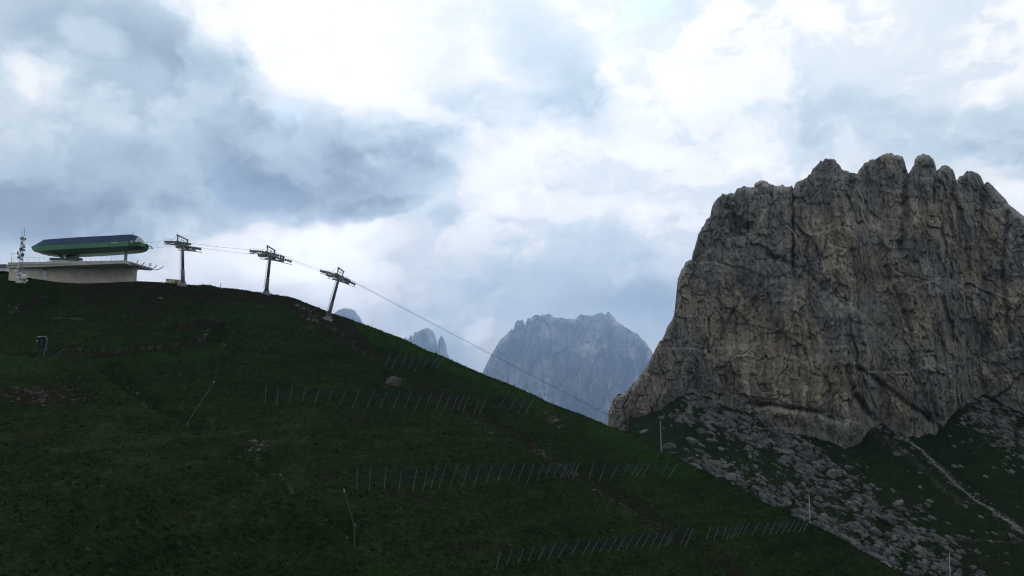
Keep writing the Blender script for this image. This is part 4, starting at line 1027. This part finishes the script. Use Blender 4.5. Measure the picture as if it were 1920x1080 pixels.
    for a, c_ in ((240, 252), (252, 263), (263, 271)):
        for side in 'nf':
            panel(strip(a, c_, 0, 1, side=side), 'nose_window' if a > 245 else 'roof_panel', M_GLASS if a > 245 else M_NAVY, gap=.01)
            panel(strip(a, c_, 1, 2, side=side), 'nose_panel', M_GREEN if a > 255 else M_DKGREEN, gap=.005); panel(strip(a, c_, 2, 3, side=side), 'nose_panel', M_DKGREEN, gap=.005)
        (n0, f0), (n1, f1) = sec(a), sec(c_); m = MB(); q = [n0[0], n1[0], f1[0], f0[0]]; m.hexa(q, [p + Vector((.02, 0, .06)) for p in q]); add(m, 'nose_window', M_GLASS)
    # pale crossed arcs painted at the nose
    yn = 185.15
    for cx, sgn in ((247.5, 1), (244.5, -1)):
        pts = [P(cx + sgn * (3.0 - 5.0 * math.cos(t)), 453.6 + 2.6 * math.sin(t), yn) for t in np.linspace(-1.1, 1.1, 8)]
        b = MB(); b.path(pts, .05, 5); add(b, 'emblem', M_WHITE)
    b = MB(); b.path([P(247 + k, 453.2 - 1.2 * math.sin(k / 9 * 3.1), yn) for k in (0, 2, 4, 6, 8, 10)], .045, 5); add(b, 'emblem', M_WHITE)
    # maker's lettering
    cu = bpy.data.curves.new('lettering', 'FONT'); cu.body = 'LEITNER'; cu.size = .36; cu.extrude = .01; cu.align_x = 'CENTER'; cu.space_character = 1.1; tmp = bpy.data.objects.new('lettering', cu); COL.objects.link(tmp)
    me = bpy.data.meshes.new_from_object(tmp.evaluated_get(bpy.context.evaluated_depsgraph_get())); bpy.data.objects.remove(tmp); me.materials.clear(); me.materials.append(M_WHITE)
    lt = bpy.data.objects.new('lettering', me); COL.objects.link(lt)
    p0, p1 = P(205, 456.6, 185.55), P(226, 455.6, 185.3); lt.location = (p0 + p1) / 2 + Vector((0, -.12, 0)); lt.rotation_euler = (R(90), -math.atan2(p1.z - p0.z, p1.x - p0.x), math.atan2(p1.y - p0.y, p1.x - p0.x)); under(root, lt)
    # fin, columns, brace, machinery parapet
    p = P(249.3, 441, 188); b = MB(); b.tube(p, p + Vector((0, 0, .75)), .09, .03, 6); add(b, 'aerial', M_DKSTEEL)
    p = P(236, 478, 187.6); b = MB(); b.tube((p.x, 187.6, zt), (p.x, 187.6, P(236, 464, 187.6).z), .30, .30, 14); add(b, 'front_column', M_STEEL, True)
    xa, xb = P(126, 480, 190).x, P(138, 480, 190).x; zk = P(130, 472, 190).z
    b = MB(); b.box(((xa + xb) / 2, 190.6, (zt + zk) / 2), (xb - xa, 2.6, zk - zt)); add(b, 'drive_column', M_DKGREEN)
    xc, xd = P(138, 480, 189).x, P(144, 480, 189).x
    b = MB(); b.box(((xc + xd) / 2, 189.4, (zt + zk) / 2), (xd - xc, 1.4, zk - zt)); add(b, 'column_casing', plain('grey_green', (.13, .17, .15), .6))
    b = MB(); b.bar(P(109, 474, 188.6), P(119, 486, 188.6), .5, .5, (0, 1, 0)); add(b, 'brace', M_DKSTEEL)
    b = MB(); b.bar(P(119, 486, 188.6), P(128, 492, 188.6), .4, .4, (0, 1, 0)); add(b, 'brace', M_DKSTEEL)
    x0, x1 = P(92.5, 485, 187.6).x, P(150, 485, 187.6).x; z0, z1 = P(100, 487.3, 187.6).z, P(100, 483.2, 187.6).z
    b = MB(); b.box(((x0 + x1) / 2, 188.3, (z0 + z1) / 2), (x1 - x0, 1.2, z1 - z0)); add(b, 'machinery_guard', plain('guard_green', (.08, .12, .11), .6))
    b = MB(); b.box(((x0 + x1) / 2 - .5, 188.4, (z0 + zt) / 2), (x1 - x0 - 1.6, .8, z0 - zt)); add(b, 'guard_plinth', M_FASCIA)
    # rope guide at the nose
    b = MB(); b.path([P(270, 461, 189), P(276, 462, 189), P(280, 461, 189), P(284, 463, 189), P(286.5, 466, 189)], .12, 6); add(b, 'rope_guide', M_STEEL)
    b = MB(); b.path([P(272, 463, 189), P(279, 465.4, 189), P(285, 465.6, 189)], .06, 6); add(b, 'rope_guide', M_STEEL)
    # unloading deck reaching out past the slab
    b = MB(); b.hexa([P(240, 492.5, 185.6), P(285.5, 506.0, 193), P(283, 507.4, 198), P(258, 505.5, 198)], [P(240, 489.2, 185.6), P(285.5, 502.6, 193), P(283, 504.4, 198), P(258, 501.5, 198)]); add(b, 'unloading_deck', M_STEEL)
    for pts in ([(255, 496), (257, 493), (258.5, 488.2)], [(264, 499), (268, 495.5), (271.3, 491.2)], [(286, 504), (290, 501.5), (294.6, 497)], [(284, 505), (290, 506.2), (297, 505.2), (302, 503), (306.2, 499.8)]):
        b = MB(); b.path([P(x, y, 191.5) for x, y in pts], .075, 6); add(b, 'chair_guide', M_DKSTEEL)
    b = MB()
    for a, c_ in (((279, 500), (281, 493.5)), ((281, 493.5), (283.6, 493.5)), ((283.6, 493.5), (283.2, 501)), ((279, 500), (283.4, 494))): b.tube(P(*a, 191.5), P(*c_, 191.5), .05, .05, 5)
    add(b, 'light_frame', M_STEEL)
    for a, c_ in (((242, 489), (262, 493)), ((262, 493), (284, 498))):
        b = MB(); b.tube(P(*a, 191), P(*c_, 191), .016, .016, 5); add(b, 'deck_rail', M_STEEL)
    return root
station()

# ------------------------------------------------------------------ radio mast in front of the station
def radio_mast():
    Y = 180.5; f = P(39, 528, Y); f.z -= .3
    root = empty('radio_mast', f); tag(root, 'slim lattice radio mast hung with white dishes left of the station', 'radio mast')
    add = lambda b, n, m, sm=False: under(root, b.build(n, m, None, sm))
    b = MB(); b.box((f.x, f.y, f.z + .25), (1.3, 1.3, .5)); add(b, 'footing', M_CONC)
    base = f + Vector((0, 0, .5)); top = P(42, 447, Y); H = top.z - base.z
    def legs(t): 
        c = base.lerp(top, t); w = .34 - .12 * t
        return [c + Vector((w * math.cos(a), w * math.sin(a), 0)) for a in (R(90), R(210), R(330))]
    n = 16
    for k in range(3):
        b = MB(); b.tube(legs(0)[k], legs(1)[k], .045, .04, 6); add(b, 'leg', M_STEEL)
    b = MB()
    for i in range(n):
        a, c = legs(i / n), legs((i + 1) / n)
        for k in range(3):
            j = (k + 1) % 3; b.tube(a[k], c[j], .022, .022, 4); b.tube(a[k], a[j], .02, .02, 4)
    add(b, 'lattice', M_STEEL)
    for x, y0, y1 in ((41.3, 449, 431.5), (46, 442, 428), (43.8, 447, 440), (21.3, 494, 473)):
        b = MB(); b.tube(P(x, y0, Y), P(x, y1, Y), .04, .02, 5); add(b, 'whip_aerial', M_DKSTEEL)
    b = MB(); b.tube(P(41, 432.5, Y), P(47, 432.5, Y), .03, .03, 5); add(b, 'cross_arm', M_STEEL)
    b = MB(); b.tube(P(21.5, 475, Y), P(33, 475.6, Y), .025, .025, 5); add(b, 'cross_arm', M_STEEL)
    for x, y, w, h in ((41.5, 447, 6, 5), (47.5, 448, 2, 4), (44.5, 451, 4, 3), (41, 456, 3, 6), (44, 459, 4, 5), (45.5, 463, 3, 4), (41, 467, 4, 6), (45, 469, 4, 4), (38, 468, 2.5, 7), (33.5, 474, 2, 5), (35, 477, 4, 2.5), (42.5, 478, 5, 6), (38, 480, 6, 3.5), (35.5, 483, 5, 4), (39, 486, 3, 3)):
        p = P(x, y, Y - .35); k = Y * PXM
        b = MB(); b.box(p, (w * k, .28, h * k)); add(b, 'panel_antenna', random.choice((M_STEEL, M_DKSTEEL, M_WHITE, M_STEEL)))
    for x, y, r in ((44, 519, 5.1), (32.2, 521.3, 2.6), (29.2, 508.2, 2.9), (38, 513, 2.2), (31, 514.5, 2.0), (50, 526, 2.0)):
        p = P(x, y, Y - .6); k = Y * PXM * r
        b = MB(); b.tube(p + Vector((0, .5 * k + .1, 0)), p, k, k, 20); d = add(b, 'dish', M_WHITE)
        b = MB(); b.tube(p, p + Vector((0, -.28 * k, 0)), k * .97, k * .35, 20); q = b.build('radome', M_WHITE, d)
        b = MB(); b.bar(p + Vector((0, .4, 0)), (f.x + (p.x - f.x) * .2, Y, p.z), .07, .07); q = b.build('dish_arm', M_STEEL, None); under(root, q)
    b = MB(); b.tube(P(33, 503, Y), P(36, 495, Y), .16, .05, 6); add(b, 'horn_antenna', M_WHITE)
radio_mast()

# ------------------------------------------------------------------ lift towers
HALF = 3.0
def tower(base_px, base_py, Y, head_px, head_py, train, label):
    f = P(base_px, base_py, Y); head = P(head_px, head_py, Y)
    root = empty('lift_tower', f); tag(root, label, 'lift tower', 'lift towers along the ridge')
    add = lambda b, n, m, sm=False: under(root, b.build(n, m, None, sm))
    d = (head - f).normalized(); L_ = (head - f).length
    side = Vector((0, 1, 0)); fw = side.cross(d).normalized()         # fw: along the line
    b = MB(); b.box(f + Vector((0, 0, -.32)), (1.7, 1.7, .7), Matrix.Rotation(math.atan2(d.x, d.z), 3, 'Y')); add(b, 'foundation', M_STEEL)
    b = MB(); b.tube(f + d * .1, f + d * .35, .62, .62, 14); add(b, 'base_flange', M_STEEL)
    b = MB()
    for k in range(8):
        a = k * math.pi / 4; q = fw * math.cos(a) + side * math.sin(a)
        b.hexa([f + q * .33 + d * .35, f + q * .58 + d * .35, f + q * .58 + d * .36 + side * .03, f + q * .33 + d * .36 + side * .03], [f + q * .33 + d * 1.0, f + q * .35 + d * 1.0, f + q * .35 + d * 1.0 + side * .03, f + q * .33 + d * 1.0 + side * .03])
    add(b, 'gusset', M_STEEL)
    b = MB(); b.tube(f + d * .3, f + d * L_ * .36, .37, .35, 16); add(b, 'lower_tube', M_PIPE, True)
    b = MB(); b.tube(f + d * L_ * .36, f + d * L_ * .40, .35, .285, 16); add(b, 'tube_collar', M_PIPE, True)
    b = MB(); b.tube(f + d * L_ * .40, head, .285, .265, 16); add(b, 'upper_tube', M_PIPE, True)
    # ladder up the uphill face
    b = MB(); o0 = -fw * .56
    for s_ in (-.18, .18): b.tube(f + o0 + side * s_ + d * .9, head + -fw * .42 + side * s_, .022, .022, 4)
    n = int(L_ / .45)
    for i in range(3, n): 
        t = i / n; c = (f + o0).lerp(head - fw * .42, t); b.tube(c - side * .18, c + side * .18, .016, .016, 4)
    add(b, 'ladder', M_STEEL)
    # crossarm reaching to both ropes
    b = MB(); b.bar(head - side * (HALF + .2) + d * .05, head + side * (HALF + .2) + d * .05, .42, .5, d); add(b, 'crossarm', M_PIPE)
    # lifting frame over the crossarm
    tp = []
    for s_ in (-1, 1):
        a = head + side * s_ * (HALF - .25) + d * .3; t = a + d * 1.12; tp.append(t)
        b = MB(); b.bar(a, t, .16, .18, fw); add(b, 'frame_post', M_PIPE)
    b = MB(); b.bar(tp[0] - side * .5, tp[1] + side * .5, .18, .2, d); add(b, 'frame_beam', M_PIPE)
    b = MB()
    for s_ in (-1, 1):
        b.tube(tp[0 if s_ < 0 else 1], head + side * s_ * .8 + d * .4, .03, .03, 5); b.tube(tp[0 if s_ < 0 else 1], tp[0 if s_ < 0 else 1] - d * 1.3 - fw * 1.5, .022, .022, 5)
    add(b, 'frame_stay', M_STEEL)
    for k in (-.5, .5):
        b = MB(); c = (tp[0] + tp[1]) / 2 + side * k - d * .35; b.tube(c, c - d * .3, .07, .07, 8); add(b, 'hoist_hook', M_DKSTEEL)
    # sheave trains: near rope measured, far rope the same one gauge further
    A, C, B_ = (P(x, y, Y - HALF) for x, y in train)
    def path(t): return A * (1 - t) * (1 - 2 * t) + C * 4 * t * (1 - t) + B_ * t * (2 * t - 1)
    for s_ in (0, 1):
        off = side * (2 * HALF * s_)
        nW = 14
        pts = [path((i + .5) / nW) + off for i in range(nW)]
        b = MB()
        for i in range(0, nW, 2): b.bar(pts[i] + Vector((0, 0, -.30)), pts[i + 1] + Vector((0, 0, -.30)), .30, .16)
        for i in range(0, nW - 2, 4): b.bar((pts[i] + pts[i + 1]) / 2 - Vector((0, 0, .46)), (pts[i + 2] + pts[min(i + 3, nW - 1)]) / 2 - Vector((0, 0, .46)), .24, .2)
        m0, m1 = pts[1] - Vector((0, 0, .62)), pts[-2] - Vector((0, 0, .62)); cc = path(.5) + off - Vector((0, 0, .70))
        b.bar(m0.lerp(cc, .30), cc, .22, .26); b.bar(cc, cc.lerp(m1, .70), .22, .26)
        tr = add(b, 'sheave_train', M_STEEL)
        for i, p in enumerate(pts):
            w = MB(); c = p - Vector((0, 0, .24)); w.tube(c - side * .07, c + side * .07, .235, .235, 12); w.build('wheel', M_DKSTEEL, tr, True)
            tr.children  # sub-part
        b = MB(); sgn = -1 if s_ == 0 else 1
        a0, a1 = path(.03) + off + side * sgn * .75 - Vector((0, 0, .75)), path(.97) + off + side * sgn * .75 - Vector((0, 0, .75))
        cm = path(.5) + off + side * sgn * .75 - Vector((0, 0, .82))
        b.bar(a0, cm, .6, .06); b.bar(cm, a1, .6, .06); cw = add(b, 'catwalk', M_DKSTEEL)
        b = MB()
        for t in (.06, .28, .5, .72, .94):
            q = path(t) + off + side * sgn * 1.02 - Vector((0, 0, .75)); b.tube(q, q + Vector((0, 0, .95)), .02, .02, 4)
        for z in (.95, .5):
            b.tube(a0 + side * sgn * .27 + Vector((0, 0, z)), cm + side * sgn * .27 + Vector((0, 0, z)), .016, .016, 4); b.tube(cm + side * sgn * .27 + Vector((0, 0, z)), a1 + side * sgn * .27 + Vector((0, 0, z)), .016, .016, 4)
        b.build('catwalk_rail', M_STEEL, cw)
        b = MB(); b.tube(path(.5) + off - Vector((0, 0, .7)), head + side * (HALF * (2 * s_ - 1)) + d * .1, .14, .14, 8); add(b, 'train_hanger', M_PIPE)
    return [path(t) for t in (0, .25, .5, .75, 1)]
r1 = tower(343, 534, 184, 342.5, 459, ((309, 451.6), (334, 452.4), (358, 456)), 'upright grey lift tower nearest the station beside a concrete box')
r2 = tower(499, 550, 184, 507, 479, ((468, 468.4), (500, 471.4), (534, 480.4)), 'slightly leaning lift tower in the middle of the three')
r3 = tower(615, 597, 184, 636, 519, ((600, 505.4), (629, 513.0), (657, 524.6)), 'most tilted lift tower at the edge of the steep slope')
# two haul ropes
def rope(off, label):
    start = P(272, 455.4, 184 - HALF + .8)
    pts = [start] + r1 + r2 + r3
    end = P(2000, 1196, 184 - HALF + 4)
    a = r3[-1]
    for t in np.linspace(0, 1, 24)[1:]:
        q = a.lerp(end, t); q.z -= 1.2 * math.sin(math.pi * t); pts.append(q)
    full = []
    for p, q in zip(pts[:-1], pts[1:]):
        n = 6 if (q - p).length > 5 and q in (r1[0], r2[0], r3[0]) else 1
        for i in range(n):
            t = i / n; k = p.lerp(q, t); k.z -= .12 * math.sin(math.pi * t) if n > 1 else 0; full.append(k)
    full.append(pts[-1])
    b = MB(); b.path([p + Vector((0, off, .02)) for p in full], .021, 5)
    o = b.build('haul_rope', M_ROPE); tag(o, label, 'rope', 'haul ropes of the lift')
rope(0.0, 'steel haul rope on the near side of the lift towers')
rope(2 * HALF, 'steel haul rope on the far side of the lift towers')

# ------------------------------------------------------------------ small things on the crest
def crest_box():
    a = P(324, 533, 186); root = empty('concrete_box', a); tag(root, 'low concrete service box beside the tower nearest the station', 'service box')
    x0, x1 = P(313.5, 530, 186).x, P(337, 530, 186).x; z0, z1 = a.z - .8, P(314, 524.3, 186).z
    b = MB(); b.hexa([(x0, 185.2, z0), (x1, 185.6, z0), (x1, 187.5, z0), (x0, 187.5, z0)], [(x0, 185.2, z1), (x1, 185.6, z1 - .18), (x1, 187.5, z1 - .18), (x0, 187.5, z1)]); under(root, b.build('wall', M_CONC))
    b = MB(); b.hexa([(x0 - .1, 185.1, z1 + .003), (x1 + .1, 185.5, z1 - .177), (x1 + .1, 187.6, z1 - .177), (x0 - .1, 187.6, z1 + .003)], [(x0 - .1, 185.1, z1 + .1), (x1 + .1, 185.5, z1 - .08), (x1 + .1, 187.6, z1 - .08), (x0 - .1, 187.6, z1 + .1)]); under(root, b.build('lid', M_FASCIA))
    b = MB(); b.box(((x0 + x1) / 2 + .75, 185.36, z1 - .55), (.45, .12, .45)); under(root, b.build('dark_opening', M_DKSTEEL))  # dark block stands in for the shade inside an opening
crest_box()
def edge_shed():
    a = P(5, 503, 192); root = empty('equipment_shed', a); tag(root, 'low dark equipment shed with a white band at the picture edge', 'shed')
    x0, x1 = P(-14, 500, 192).x, P(13, 500, 192).x; z1 = P(5, 496.2, 192).z; zm = P(5, 501.0, 192).z
    b = MB(); b.box(((x0 + x1) / 2, 193, (a.z - .6 + zm) / 2), (x1 - x0, 2.4, zm - a.z + .6)); under(root, b.build('wall', M_WHITE))
    b = MB(); b.hexa([(x0 - .2, 191.5, zm + .003), (x1 + .2, 191.5, zm + .003), (x1 + .2, 194.4, zm + .003), (x0 - .2, 194.4, zm + .003)], [(x0, 191.8, z1), (x1 - .1, 191.8, z1 + .08), (x1 - .1, 194.1, z1 + .08), (x0, 194.1, z1)]); under(root, b.build('roof', M_DKSTEEL))
edge_shed()
